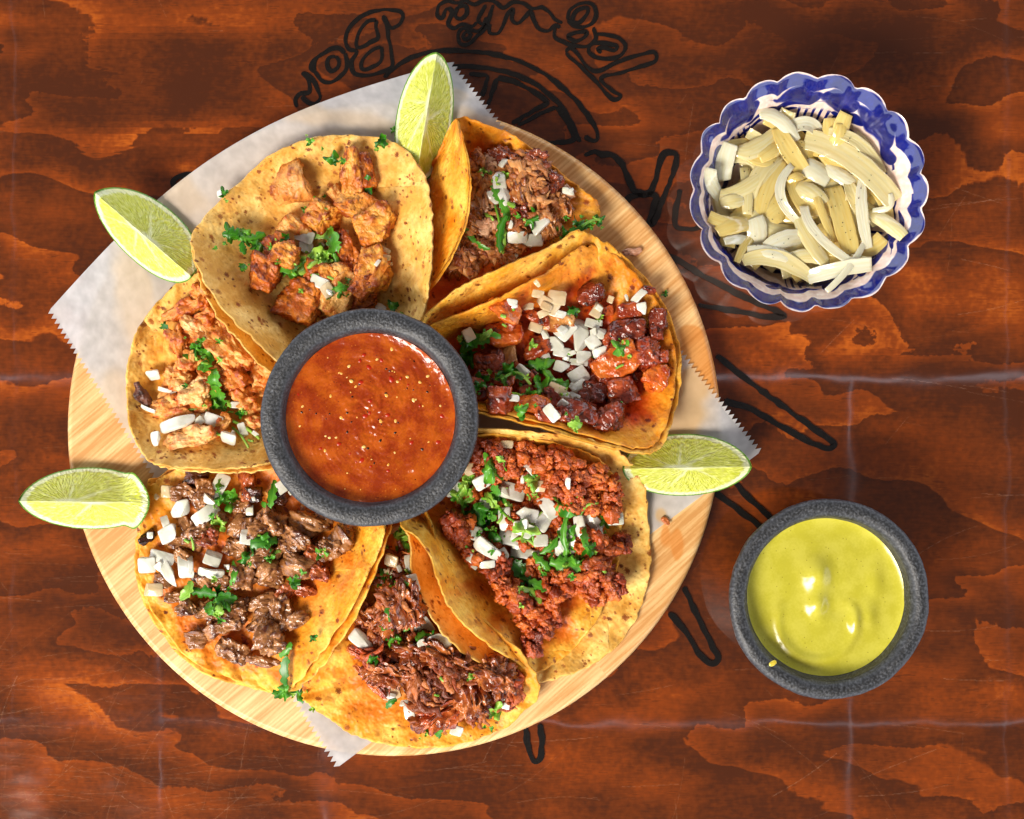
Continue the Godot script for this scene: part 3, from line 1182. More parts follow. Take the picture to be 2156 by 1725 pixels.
func flap(node: Node3D, called: String, low: Array, high: Array, m: Material, tints: Array, bulge: float) -> void:
	# a side of the tortilla folded up and over: lofted from its foot to its free edge
	var nu := 40
	var nv := 14
	var cl := Curve3D.new()
	var ch := Curve3D.new()
	for pair in [[low, cl], [high, ch]]:
		var pts := []
		for q in pair[0]:
			pts.append(at(q[0], q[1], PAPER + q[2] * 0.01) - node.position)
		for i in pts.size():
			var tn: Vector3 = (pts[mini(i + 1, pts.size() - 1)] - pts[maxi(i - 1, 0)]) / 6.0
			pair[1].add_point(pts[i], -tn, tn)
	var top := PackedVector3Array()
	var uv := PackedVector2Array()
	var col := PackedColorArray()
	for i in nu + 1:
		var u := float(i) / nu
		var a := cl.sample_baked(u * cl.get_baked_length(), true)
		var b := ch.sample_baked(u * ch.get_baked_length(), true)
		for j in nv + 1:
			var t := float(j) / nv
			var p := a.lerp(b, t)
			p.y += bulge * sin(PI * pow(t, 0.8)) * 0.8 + 0.0008 * nz2.get_noise_2d(u * 7.0, t * 4.0)
			if j == nv:
				p += (b - a).normalized() * 0.0008 * nz2.get_noise_2d(u * 30.0, 3.0)
			top.append(p)
			uv.append(Vector2(u * 0.72, t * 0.30))
			col.append(tints[0].lerp(tints[1], clampf(0.5 + nz2.get_noise_2d(u * 5.0, t * 3.0 + 9.0), 0.0, 1.0)))
	var v := PackedVector3Array(top)
	var idx := PackedInt32Array()
	var row := nv + 1
	for i in nu:
		for j in nv:
			var k := i * row + j
			idx.append_array([k, k + 1, k + row, k + row, k + 1, k + row + 1])
	var nn := normals_of(v, idx)
	var up := 0.0
	for n in nn:
		up += n.y
	if up < 0.0:
		idx = flip(idx)
		nn = normals_of(v, idx)
	var base := v.size()
	for i in top.size():
		v.append(top[i] - nn[i] * 0.0018)
		uv.append(uv[i])
		col.append(tints[0])
	var n0 := idx.size()
	for i in range(0, n0, 3):
		idx.append_array([idx[i] + base, idx[i + 2] + base, idx[i + 1] + base])
	for i in nu:
		var k := i * row + nv
		idx.append_array([k, k + row, base + k, base + k, k + row, base + k + row])
	obj(called, make(v, idx, col, uv), m, node)


# map: [ox, oy, scale] from the enlargement to the photograph
func spot(map: Array, x: float, y: float, h: float) -> Vector3:
	return at(map[0] + x * map[2], map[1] + y * map[2], h)


func put(node: Node3D, pile: Pile, map: Array, x: float, y: float, r: float, sink: float, tall: float) -> Vector3:
	var h := PAPER + 0.02
	var p := spot(map, x, y, h)
	for k in 3:
		h = pile.level(p, r * 0.8) + tall * (0.5 - sink)
		p = spot(map, x, y, h)
	pile.splat(p, r, p.y + tall * 0.42, tall * 0.5)
	return p


func meats(node: Node3D, pile: Pile, map: Array, called: String, kind: String, list: Array, flat := 0.75) -> void:
	for e in list:
		var l: float = e[2] * map[2] * K * 0.95
		var w: float = (e[3] if e.size() > 3 else e[2] * 0.8) * map[2] * K * 0.95
		var ang: float = -deg_to_rad(e[4] if e.size() > 4 else rng.randf_range(-90, 90))
		var tall := minf(w, l) * flat
		tall = clampf(tall, 0.003, 0.013)
		var p := put(node, pile, map, e[0], e[1], (l + w) * 0.23, 0.12, tall)
		if kind == "asada":
			l *= 0.86
			w *= 0.86
		var tone: int = e[5] if e.size() > 5 else 0
		var m: Mesh
		var mt := "grilled_meat"
		var dims := Vector3(l, tall, w)
		match kind:
			"cube":
				var cols := [lin(212, 118, 30), lin(244, 174, 72), lin(142, 58, 12)]
				if tone == 1:
					cols = [lin(232, 160, 72), lin(246, 194, 112), lin(190, 96, 26)]
				elif tone == 2:
					cols = [lin(184, 84, 18), lin(224, 130, 40), lin(108, 38, 8)]
				m = solid(dims, {"n": 16, "p": 8.0, "amp": 0.20, "freq": 170.0, "famp": 0.085, "ffreq": 800.0, "chops": 2, "cols": cols, "crust": 0.42, "fibre": 1.6})
			"curl":
				m = solid(Vector3(l * 1.2, minf(tall * 0.5, 0.006), w), {"n": 16, "p": 5.0, "amp": 0.35, "freq": 150.0, "famp": 0.12, "ffreq": 700.0, "chops": 2, "bend": l * 0.34, "cols": [lin(212, 128, 48), lin(236, 170, 90), lin(156, 74, 26)], "crust": 0.36})
			"chicken":
				var cols := [lin(222, 136, 54), lin(246, 192, 112), lin(188, 88, 24)]
				if tone == 1:
					cols = [lin(238, 174, 96), lin(248, 204, 138), lin(206, 108, 40)]
				elif tone == 2:
					cols = [lin(206, 104, 30), lin(230, 146, 60), lin(158, 62, 14)]
				elif tone == 3:
					cols = [lin(88, 48, 34), lin(116, 68, 48), lin(54, 26, 18)]
				m = solid(dims, {"n": 15, "p": 2.7, "amp": 0.44, "freq": 170.0, "famp": 0.09, "ffreq": 560.0, "chops": 4, "cell": 0.10, "cfreq": 250.0, "cols": cols, "crust": 0.36, "fibre": 1.4})
			"asada":
				var cols := [lin(134, 82, 42), lin(190, 132, 80), lin(80, 36, 14)]
				if tone == 1:
					cols = [lin(160, 70, 30), lin(192, 104, 54), lin(104, 34, 16)]
				elif tone == 2:
					cols = [lin(60, 28, 18), lin(96, 50, 34), lin(30, 14, 10)]
				var o := {"n": 15, "p": 4.2, "amp": 0.34, "freq": 190.0, "famp": 0.10, "ffreq": 620.0, "chops": 3, "cell": 0.10, "cfreq": 260.0, "cols": cols, "crust": 0.36, "fibre": 1.5}
				if tone == 3 or rng.randf() < 0.3:
					o["bend"] = l * rng.randf_range(0.32, 0.7)
					dims.y *= 0.7
				m = solid(dims, o)
				mt = "glazed_meat"
			"pastor":
				var cols := [lin(146, 50, 22), lin(190, 86, 38), lin(72, 20, 12)]
				if tone == 1:
					cols = [lin(204, 88, 22), lin(224, 118, 40), lin(152, 46, 12)]
				elif tone == 2:
					cols = [lin(102, 34, 18), lin(146, 60, 32), lin(44, 14, 8)]
				elif tone == 3:
					cols = [lin(206, 136, 64), lin(224, 164, 96), lin(160, 80, 30)]
				m = solid(dims, {"n": 13, "p": 6.0, "amp": 0.18, "freq": 160.0, "famp": 0.06, "ffreq": 640.0, "chops": 3, "cell": 0.10 if tone == 2 else 0.04, "cfreq": 520.0, "cols": cols, "crust": 0.34})
				mt = "glazed_meat"
			"chorizo":
				var cols := [lin(186, 76, 20), lin(220, 118, 44), lin(120, 38, 12)]
				if tone == 1:
					cols = [lin(152, 52, 16), lin(188, 84, 32), lin(92, 26, 10)]
				m = crumbs(l, tall, w, cols)
				mt = "crumbled_meat"
			"beef":
				var cols := [lin(150, 66, 24), lin(204, 122, 60), lin(92, 32, 10)]
				if tone == 1:
					cols = [lin(178, 68, 24), lin(210, 118, 58), lin(116, 34, 10)]
				if rng.randf() < 0.5:
					m = solid(dims, {"n": 15, "p": 3.0, "amp": 0.5, "freq": 260.0, "famp": 0.32, "ffreq": 900.0, "fibre": 5.0, "chops": 3, "cols": cols, "crust": 0.3})
					mt = "glazed_meat"
				else:
					m = shreds(l, w, int(10 + w * 900.0), 0.0013, cols)
			"pork":
				var cols := [lin(176, 98, 42), lin(224, 160, 94), lin(116, 46, 16)]
				if tone == 1:
					cols = [lin(128, 48, 24), lin(164, 82, 44), lin(76, 22, 12)]
				elif tone == 2:
					cols = [lin(198, 148, 112), lin(220, 176, 138), lin(150, 88, 52)]
				if tone == 1:
					m = solid(dims, {"n": 14, "p": 2.8, "amp": 0.6, "freq": 200.0, "famp": 0.2, "ffreq": 700.0, "cell": 0.2, "cfreq": 330.0, "cols": cols, "crust": 0.3})
					mt = "glazed_meat"
				else:
					if rng.randf() < 0.4:
						m = solid(dims, {"n": 15, "p": 3.0, "amp": 0.5, "freq": 250.0, "famp": 0.3, "ffreq": 850.0, "fibre": 5.0, "chops": 3, "cols": cols, "crust": 0.3})
						mt = "glazed_meat"
					else:
						m = shreds(l, w, int(11 + w * 950.0), 0.0013, cols)
		var tilt := Basis(Vector3(cos(ang), 0, -sin(ang)), rng.randf_range(-0.22, 0.22)) * Basis(Vector3(sin(ang), 0, cos(ang)), rng.randf_range(-0.22, 0.22))
		obj(called, m, mats[mt], node, Transform3D(tilt * Basis(Vector3.UP, ang), p - node.position))


func onions(node: Node3D, pile: Pile, map: Array, list: Array) -> void:
	var all := list.duplicate()
	for e in list:
		if rng.randf() < 0.55:
			var k: float = rng.randf_range(0.35, 0.6)
			all.append([e[0] + rng.randf_range(-1, 1) * e[2] * 0.9, e[1] + rng.randf_range(-1, 1) * e[2] * 0.9, e[2] * k, e[3] * k, rng.randf_range(-90, 90), e[5] if e.size() > 5 else 0])
	for e in all:
		var l: float = e[2] * map[2] * K * 0.86
		var w: float = (e[3] if e.size() > 3 else e[2] * 0.75) * map[2] * K * 0.86
		var ang: float = -deg_to_rad(e[4] if e.size() > 4 else rng.randf_range(-90, 90))
		var th := clampf(minf(l, w) * 0.42, 0.0015, 0.0028)
		var p := put(node, pile, map, e[0], e[1], (l + w) * 0.22, -0.55, th)
		var warm: int = e[5] if e.size() > 5 else 0
		var c0 := lin(216, 216, 198) if warm == 0 else lin(214, 184, 138)
		var c1 := lin(240, 240, 230) if warm == 0 else lin(224, 204, 166)
		var o := {"n": 8, "p": 9.0, "amp": 0.10, "freq": 160.0, "famp": 0.03, "ffreq": 700.0, "chops": 2, "cols": [c0, c1, c0.lerp(lin(208, 214, 160), 0.5)], "crust": 0.12}
		if l > w * 1.3:
			o["bend"] = l * rng.randf_range(0.8, 1.6)
		var m := solid(Vector3(l, th, w), o)
		var tilt := Basis(Vector3(cos(ang), 0, -sin(ang)), rng.randf_range(-0.4, 0.4)) * Basis(Vector3(sin(ang), 0, cos(ang)), rng.randf_range(-0.28, 0.28))
		obj("diced_onion", m, mats["raw_onion"], node, Transform3D(tilt * Basis(Vector3.UP, ang), p - node.position + Vector3(0, 0.0018, 0)))


func greens(node: Node3D, pile: Pile, map: Array, leaves: Array, ribbons: Array, stems: Array) -> void:
	var dark := [lin(26, 82, 14), lin(66, 138, 26)]
	var mid := [lin(48, 118, 22), lin(104, 172, 48)]
	var pale := [lin(96, 160, 34), lin(168, 206, 84)]
	leaves = leaves.duplicate()
	for q in leaves.size():
		var e: Array = leaves[q]
		for c in 2:
			if e[2] > 75:
				leaves.append([e[0] + rng.randf_range(-1, 1) * e[2] * 0.9, e[1] + rng.randf_range(-1, 1) * e[2] * 0.9, e[2] * rng.randf_range(0.22, 0.45), rng.randi_range(1, 2)])
	# leaves: [x, y, size, tone]; ribbons: [x0, y0, x1, y1, width, tone]; stems: the same as ribbons
	for e in leaves:
		var size: float = e[2] * map[2] * K * 1.32
		var p := put(node, pile, map, e[0], e[1], size * 0.3, -0.8, 0.0012)
		var tone: Array = [dark, mid, pale][e[3]] if e.size() > 3 else mid
		var tilt := Basis(Vector3(rng.randf_range(-1, 1), 0, rng.randf_range(-1, 1)).normalized(), rng.randf_range(-0.45, 0.45))
		obj("cilantro_leaf", leaf(size, tone), mats["cilantro"], node, Transform3D(tilt * Basis(Vector3.UP, rng.randf() * TAU), p - node.position + Vector3(0, 0.0022, 0)))
	for e in ribbons:
		var tone: Array = [dark, mid, pale][e[5]] if e.size() > 5 else mid
		var pts := []
		for t in [0.0, 0.5, 1.0]:
			var x: float = lerpf(e[0], e[2], t)
			var y: float = lerpf(e[1], e[3], t)
			if t == 0.5:
				var side := Vector2(e[3] - e[1], e[0] - e[2]) * rng.randf_range(-0.16, 0.16)
				x += side.x
				y += side.y
			var p := spot(map, x, y, PAPER + 0.02)
			p = spot(map, x, y, pile.level(p, 0.003) + 0.0038 + (0.0008 if t == 0.5 else 0.0))
			pts.append(p - node.position)
			pile.splat(p, 0.0025, p.y)
		var w: float = e[4] * map[2] * K
		obj("cilantro_leaf", strip(pts[0], pts[1], pts[2], w, 0.0003, rng.randf_range(-0.5, 0.5), 0.55, 0.55, tone, 16, rng.randf_range(-0.9, 0.9)), mats["cilantro"], node)
	for e in stems:
		var n := 9
		var pts := PackedVector3Array()
		var bow := rng.randf_range(-0.22, 0.22)
		if e.size() > 4:
			bow = e[4]
		var ph := []
		for i in n:
			var t := float(i) / (n - 1)
			var x: float = lerpf(e[0], e[2], t) + (e[3] - e[1]) * bow * sin(PI * t)
			var y: float = lerpf(e[1], e[3], t) + (e[0] - e[2]) * bow * sin(PI * t)
			var p := spot(map, x, y, PAPER + 0.02)
			p = spot(map, x, y, pile.level(p, 0.003) + 0.0018)
			pts.append(p - node.position)
		for i in range(1, n - 1):
			pts[i].y = (pts[i - 1].y + pts[i].y + pts[i + 1].y) / 3.0
		obj("cilantro_stem", tube(pts, rng.randf_range(0.0006, 0.0009), pale[0], pale[1]), mats["cilantro"], node)


func filler(count: int, boxes: Array, size: Vector2, tone := -1) -> Array:
	# unlisted pieces of the heap, scattered in ellipses [x, y, rx, ry]
	var out := []
	for k in count:
		var b: Array = boxes[k % boxes.size()]
		var a := rng.randf() * TAU
		var r := sqrt(rng.randf())
		var s := rng.randf_range(size.x, size.y)
		var e := [b[0] + cos(a) * r * b[2], b[1] + sin(a) * r * b[3], s, s * rng.randf_range(0.55, 0.85), rng.randf_range(-90, 90)]
		if tone >= 0:
			e.append(tone)
		out.append(e)
	return out


func start_taco(label: String, px: float, py: float) -> Array:
	var p := at(px, py, PAPER)
	var t := thing("taco", label, "taco", Vector3(p.x, 0, p.z), "tacos on the bamboo board")
	t.position.y = PAPER
	return [t, Pile.new(p, PAPER + 0.002)]


func tacos() -> void:
	var pale: Material = mats["tortilla_pale"]
	var oiled: Material = mats["tortilla_oiled"]
	var plain := [lin(255, 250, 240), lin(252, 236, 206)]
	var warm := [lin(255, 246, 224), lin(254, 218, 140), 1]
	var amber := [lin(255, 247, 224), lin(254, 218, 146)]
	var red := [lin(255, 224, 160), lin(240, 150, 66), 1]

	# --- barbacoa, at the bottom (lies lowest)
	var s := start_taco("barbacoa taco with dark shredded beef at the foot of the board", 880, 1340)
	var t: Node3D = s[0]
	var pile: Pile = s[1]
	tortilla(t, "tortilla", [[640, 1448, 0.9], [652, 1482, 0.7], [694, 1514, 0.5], [752, 1550, 0.5], [842, 1571, 0.5], [940, 1571, 0.5], [1040, 1542, 0.5], [1100, 1502, 0.6], [1136, 1452, 1.2], [1098, 1380, 2.0], [1000, 1290, 2.2], [930, 1190, 2.4], [900, 1090, 2.4], [850, 1040, 1.6], [790, 1050, 1.8], [760, 1170, 2.2], [720, 1280, 2.0], [668, 1385, 1.6]], [830, 1110, 0.3, 900, 1450, 0.3], 2.0, oiled, amber + [0, lin(236, 170, 92)], pile)
	var map := [606.4, 1078.0, 0.30597]
	meats(t, pile, map, "shredded_beef", "beef", filler(34, [[760, 640, 130, 330], [900, 1050, 300, 170], [1200, 1150, 330, 170]], Vector2(200, 300)))
	meats(t, pile, map, "shredded_beef", "beef", [[800, 640, 300, 200, 60], [560, 760, 240, 180, 50], [620, 870, 260, 180, 30], [500, 690, 170, 120, 40], [760, 930, 300, 200, 30], [900, 960, 300, 220, 0], [1070, 1000, 350, 220, 20], [620, 1060, 320, 130, 40, 1], [700, 1130, 260, 150, 10], [900, 1130, 300, 220, 60], [1080, 1120, 280, 200, 30], [1250, 1060, 280, 200, 50], [1420, 1120, 280, 200, 20], [1540, 1220, 240, 130, 80, 1], [1450, 1310, 280, 130, -10, 1], [1250, 1250, 300, 190, 70], [960, 1260, 280, 170, 20], [1090, 1370, 330, 220, -30, 1], [930, 1410, 220, 160, 60], [1300, 1360, 220, 150, 70], [560, 1000, 330, 70, 25, 1], [570, 1160, 330, 60, 48, 1], [830, 560, 200, 120, 80]])
	onions(t, pile, map, [[715, 330, 105, 95, 10, 1], [830, 350, 130, 60, 80], [860, 490, 140, 90, 75], [930, 790, 165, 140, -30], [1040, 890, 175, 125, -20], [520, 890, 230, 110, 40], [710, 1240, 145, 115, -20, 1], [840, 1390, 150, 80, 80], [1160, 1500, 95, 80, 20], [735, 120, 100, 70, 0, 1], [690, 420, 90, 70, 30, 1], [800, 1310, 70, 50, 0], [1500, 1330, 60, 50, 10]])
	greens(t, pile, map, [[790, 170, 120, 1], [740, 830, 190, 1], [640, 440, 100, 0], [940, 870, 130, 0], [980, 1480, 90, 1], [1430, 1370, 130, 2], [590, 1010, 80, 0], [800, 100, 90, 0], [830, 420, 60, 2], [1260, 1130, 60, 2], [700, 470, 90, 0]], [[740, 260, 850, 230, 90, 1], [680, 540, 830, 490, 75, 1], [670, 640, 850, 800, 80, 0], [880, 880, 1000, 850, 60, 1], [675, 1350, 750, 1290, 40, 0], [1045, 1480, 1050, 1550, 50, 1], [730, 170, 830, 190, 60, 2]], [[1080, 1170, 1110, 1210], [1050, 1140, 1080, 1165], [1010, 1260, 1050, 1280], [985, 1045, 1015, 1050], [760, 180, 830, 150]])

	# --- carne asada, lower left
	s = start_taco("carne asada taco with chopped grey-brown steak and thick white onion", 520, 1220)
	t = s[0]
	pile = s[1]
	tortilla(t, "outer_tortilla", [[330, 1004, 0.5], [306, 1040, 0.5], [290, 1120, 0.4], [286, 1200, 0.35], [300, 1262, 0.35], [332, 1322, 0.35], [392, 1392, 0.3], [452, 1426, 0.3], [522, 1446, 0.3], [588, 1459, 0.5], [636, 1444, 1.4], [700, 1372, 2.6], [760, 1272, 3.1], [800, 1170, 3.3], [822, 1090, 3.2], [790, 1020, 2.0], [690, 960, 1.0], [560, 945, 0.6], [440, 960, 0.5]], [420, 1330, 0.15, 670, 1050, 0.15], 2.6, oiled, amber)
	tortilla(t, "inner_tortilla", [[338, 1008, 0.7], [312, 1044, 0.7], [298, 1120, 0.6], [294, 1200, 0.55], [308, 1258, 0.55], [340, 1316, 0.55], [396, 1384, 0.5], [456, 1418, 0.5], [526, 1440, 0.5], [586, 1462, 0.9], [614, 1446, 1.6], [660, 1392, 2.6], [722, 1306, 3.2], [778, 1196, 3.7], [808, 1112, 3.9], [780, 1040, 2.6], [690, 975, 1.4], [560, 958, 1.0], [440, 968, 0.8]], [420, 1330, 0.35, 660, 1060, 0.35], 2.0, oiled, amber + [0, lin(236, 162, 84)], pile)
	map = [269.5, 965.7, 0.2994]
	meats(t, pile, map, "chopped_steak", "asada", filler(38, [[700, 520, 420, 330], [1150, 600, 330, 260], [800, 1050, 420, 280]], Vector2(150, 230)))
	meats(t, pile, map, "chopped_steak", "asada", [[480, 130, 220, 120, 0, 2], [390, 230, 230, 130, -20], [540, 250, 190, 110, -50], [840, 190, 260, 120, 85, 1], [420, 460, 190, 110, 60, 3], [560, 550, 150, 150, 20, 1], [760, 470, 220, 150, -60, 3], [1020, 460, 200, 180, 0], [760, 630, 190, 140, 20], [1250, 480, 400, 210, 20], [1180, 550, 280, 130, 30], [1520, 560, 260, 190, 40], [1420, 640, 190, 150, 0], [1310, 670, 170, 120, 20, 1], [930, 690, 230, 150, -20], [1130, 620, 190, 120, 0], [1200, 760, 340, 190, 10], [1360, 790, 160, 140, 0, 1], [820, 820, 210, 200, 30], [930, 1010, 270, 150, -10, 3], [720, 1060, 270, 170, 0], [420, 1060, 190, 160, 20], [560, 1060, 160, 150, 0], [700, 1160, 270, 130, -10], [1080, 1060, 240, 160, 70], [1130, 930, 230, 130, -40, 1], [1250, 930, 190, 90, 0, 1], [900, 1170, 130, 120, 0], [970, 1230, 270, 200, -60], [480, 1260, 200, 170, 0, 3], [600, 1210, 250, 120, -40], [740, 1350, 270, 160, 25], [950, 1430, 290, 80, 10], [135, 550, 150, 80, -45, 2], [340, 590, 130, 100, 0], [250, 860, 160, 120, 10], [320, 970, 150, 90, 0], [640, 870, 210, 130, 0], [880, 250, 160, 120, 0, 2], [1060, 270, 160, 120, 20, 2]])
	onions(t, pile, map, [[280, 230, 95, 95, 0, 1], [370, 350, 170, 130, -15], [550, 390, 230, 110, -35], [640, 200, 230, 110, -60], [290, 530, 155, 125, -25], [850, 550, 125, 120, 5], [240, 690, 210, 95, 15], [140, 745, 135, 125, 0], [290, 810, 240, 90, 60], [410, 750, 205, 120, 85], [600, 700, 135, 120, 20], [585, 810, 215, 80, 10], [180, 920, 160, 100, 0, 1], [860, 360, 85, 60], [1080, 200, 95, 100], [270, 450, 130, 60, 70]])
	greens(t, pile, map, [[740, 300, 170, 1], [660, 450, 120, 2], [930, 600, 190, 0], [690, 990, 180, 0], [840, 700, 120, 0], [630, 1060, 110, 2], [1090, 1640, 130, 1], [1210, 1650, 120, 0], [1360, 660, 90, 1], [1310, 1260, 60, 0], [1170, 870, 110, 0], [640, 290, 90, 1]], [[940, 310, 1000, 350, 40, 1], [1000, 350, 1030, 150, 45, 1], [620, 205, 715, 140, 50, 1], [860, 600, 1050, 570, 90, 0], [740, 720, 700, 930, 34, 1], [430, 930, 620, 970, 75, 0], [440, 860, 365, 985, 60, 2], [575, 1010, 575, 1100, 55, 1], [630, 1030, 660, 1100, 60, 2], [1070, 1400, 1140, 1290, 60, 1], [1115, 1390, 1105, 1600, 60, 0], [620, 1000, 750, 1000, 80, 0]], [[440, 540, 460, 640], [400, 570, 430, 590], [1015, 680, 1070, 650], [820, 545, 930, 540, 0.0], [210, 670, 270, 715]])

	# --- shredded chicken, left
	s = start_taco("shredded chicken taco beside the left lime wedge with pale tortilla", 430, 800)
	t = s[0]
	pile = s[1]
	tortilla(t, "outer_tortilla", [[430, 575, 0.5], [376, 598, 0.5], [330, 642, 0.5], [292, 702, 0.5], [274, 770, 0.6], [272, 840, 0.7], [284, 910, 1.0], [316, 968, 1.9], [356, 985, 2.2], [420, 990, 2.5], [500, 992, 2.7], [560, 988, 2.8], [625, 960, 2.4], [650, 850, 1.2], [620, 740, 0.8], [520, 640, 0.6]], [350, 790, 0.1, 600, 830, 0.1], 2.4, pale, plain)
	tortilla(t, "inner_tortilla", [[434, 577, 0.7], [378, 596, 0.7], [330, 640, 0.7], [290, 700, 0.8], [271, 770, 0.9], [269, 840, 1.1], [280, 910, 1.5], [310, 963, 2.4], [350, 978, 2.7], [420, 984, 3.0], [500, 983, 3.2], [565, 972, 3.3], [625, 945, 2.8], [640, 850, 1.6], [610, 750, 1.0], [520, 650, 0.8]], [350, 800, 0.3, 600, 830, 0.3], 3.0, pale, warm, pile)
	map = [247.0, 561.5, 0.2604]
	meats(t, pile, map, "chicken_piece", "chicken", filler(16, [[800, 700, 330, 330], [700, 1080, 400, 230], [950, 1000, 260, 300]], Vector2(140, 240)))
	meats(t, pile, map, "chicken_piece", "chicken", [[530, 350, 430, 130, -28, 2], [690, 240, 230, 160, 60, 2], [820, 590, 660, 240, 36], [640, 500, 280, 140, 30, 1], [510, 610, 290, 190, 60, 2], [550, 750, 180, 160, 0], [480, 910, 240, 210, 0], [650, 1010, 290, 220, -10, 1], [400, 1110, 280, 180, -10], [920, 900, 280, 230, 0, 2], [1050, 1080, 210, 230, 0], [580, 1390, 440, 180, -8, 1], [195, 1040, 240, 95, 60, 3], [1190, 860, 150, 180, 0], [880, 760, 170, 130, 20], [720, 410, 180, 130, -20, 2], [1100, 1280, 170, 130, 0], [1150, 980, 120, 150, 0], [480, 1190, 280, 90, -8], [690, 1120, 180, 120, 0], [980, 740, 260, 170, 30, 2], [1080, 700, 180, 140, 40]])
	onions(t, pile, map, [[295, 880, 125, 95, -10], [490, 1265, 340, 110, -12], [320, 1390, 125, 85, 75], [780, 1240, 175, 110, 20], [665, 1255, 100, 75, -40], [905, 1390, 150, 110, 10], [1020, 1320, 130, 70, 70], [960, 1120, 80, 60, 0], [390, 1000, 130, 40, 15]])
	greens(t, pile, map, [[690, 730, 200, 1], [640, 660, 110, 0], [380, 480, 70, 0], [790, 1120, 90, 1], [680, 610, 70, 1], [560, 965, 50, 0], [1000, 1190, 80, 0]], [[700, 760, 690, 850, 90, 1], [780, 830, 800, 1010, 95, 1], [790, 960, 880, 1160, 110, 1], [760, 310, 850, 390, 45, 1], [370, 470, 410, 510, 34, 0], [880, 1080, 920, 1140, 40, 2]], [[850, 1210, 1150, 1390, 0.05], [930, 1300, 1060, 1460, 0.06], [570, 1160, 720, 1160, 0.05], [800, 1340, 840, 1360], [890, 1190, 940, 1180], [1060, 1400, 1100, 1410], [680, 780, 740, 790]])

	# --- carnitas, top right
	s = start_taco("carnitas taco with pulled pork, its near side folded over beside the top lime", 1050, 450)
	t = s[0]
	pile = s[1]
	tortilla(t, "tortilla", [[962, 254, 1.9], [1012, 262, 1.7], [1076, 286, 1.3], [1132, 326, 1.0], [1186, 370, 0.8], [1228, 402, 0.7], [1262, 432, 0.8], [1250, 470, 0.9], [1200, 530, 1.2], [1100, 610, 1.4], [960, 670, 1.2], [890, 660, 0.8], [880, 597, 0.4], [888, 485, 0.4], [900, 373, 0.6], [926, 321, 1.3]], [1020, 380, 0.25, 980, 590, 0.25], 2.6, oiled, red + [lin(220, 120, 54)], pile)
	map = [875.9, 224.6, 0.2604]
	meats(t, pile, map, "pulled_pork", "pork", filler(30, [[750, 560, 330, 240], [850, 850, 360, 260], [480, 1150, 240, 240]], Vector2(180, 280)))
	meats(t, pile, map, "pulled_pork", "pork", [[910, 500, 300, 240, 40], [980, 430, 170, 140, 0, 1], [920, 610, 280, 190, 30], [870, 690, 230, 170, 70], [930, 750, 300, 110, 0], [1090, 620, 170, 150, 0, 1], [1100, 760, 200, 170, 60], [580, 460, 150, 110, 20, 2], [490, 440, 170, 160, 60], [530, 600, 180, 120, 30], [530, 760, 190, 160, 70, 2], [460, 640, 220, 110, 80], [560, 970, 220, 140, -20, 2], [450, 960, 150, 130, 30], [840, 820, 140, 150, 0, 1], [1080, 950, 220, 160, 70], [480, 1210, 320, 210, -30], [400, 1260, 260, 220, 60], [620, 1180, 260, 150, 0], [800, 1130, 180, 110, 0], [700, 410, 230, 140, 20, 1], [1180, 820, 220, 150, 70], [1000, 850, 240, 160, 10], [1210, 710, 140, 120, 20, 2]])
	onions(t, pile, map, [[670, 610, 210, 120, 80], [720, 730, 160, 110, 60], [730, 820, 170, 80, 70], [980, 950, 200, 150, -45], [820, 1060, 180, 110, 0], [940, 1085, 190, 115, 0], [620, 740, 130, 80, 70], [1230, 690, 110, 60, 10]])
	greens(t, pile, map, [[930, 910, 150, 0], [540, 530, 70, 2], [720, 560, 60, 2], [1190, 1030, 110, 0], [1310, 960, 120, 0], [1390, 960, 80, 1], [1480, 920, 90, 0], [640, 610, 80, 2]], [[610, 640, 690, 790, 55, 1], [680, 760, 740, 920, 70, 1], [640, 820, 700, 1190, 40, 2], [730, 880, 690, 1180, 60, 0], [400, 980, 490, 1100, 40, 1], [490, 1090, 600, 1150, 36, 1], [560, 860, 630, 920, 34, 2], [740, 770, 800, 810, 40, 2], [1240, 1000, 1370, 940, 50, 0]], [[640, 800, 690, 1180, 0.05], [1340, 970, 1500, 910, 0.1]])
	flap(t, "folded_side", [[956, 254, 1.6], [926, 318, 0.7], [898, 376, 0.3], [884, 480, 0.2], [878, 590, 0.2], [880, 650, 0.2]], [[968, 258, 2.2], [976, 300, 3.1], [985, 355, 3.5], [986, 407, 3.6], [979, 462, 3.6], [958, 520, 3.4], [926, 578, 3.0], [894, 612, 2.4]], oiled, [lin(255, 240, 200), lin(250, 200, 116)], 0.006)

	# --- al pastor, right
	s = start_taco("al pastor taco with dark glazed red pork cubes, right of the red salsa", 1180, 740)
	t = s[0]
	pile = s[1]
	tortilla(t, "outer_tortilla", [[880, 694, 3.4], [950, 622, 3.8], [1014, 586, 3.9], [1080, 556, 3.8], [1150, 526, 3.2], [1214, 490, 2.2], [1252, 500, 1.4], [1302, 530, 0.7], [1352, 580, 0.5], [1402, 650, 0.5], [1428, 730, 0.6], [1431, 800, 0.8], [1418, 870, 1.2], [1396, 932, 2.1], [1368, 951, 2.6], [1308, 946, 3.0], [1200, 916, 3.2], [1100, 888, 3.2], [1000, 866, 3.0], [920, 850, 2.0], [890, 780, 1.8]], [990, 760, 0.1, 1310, 770, 0.1], 2.8, oiled, warm)
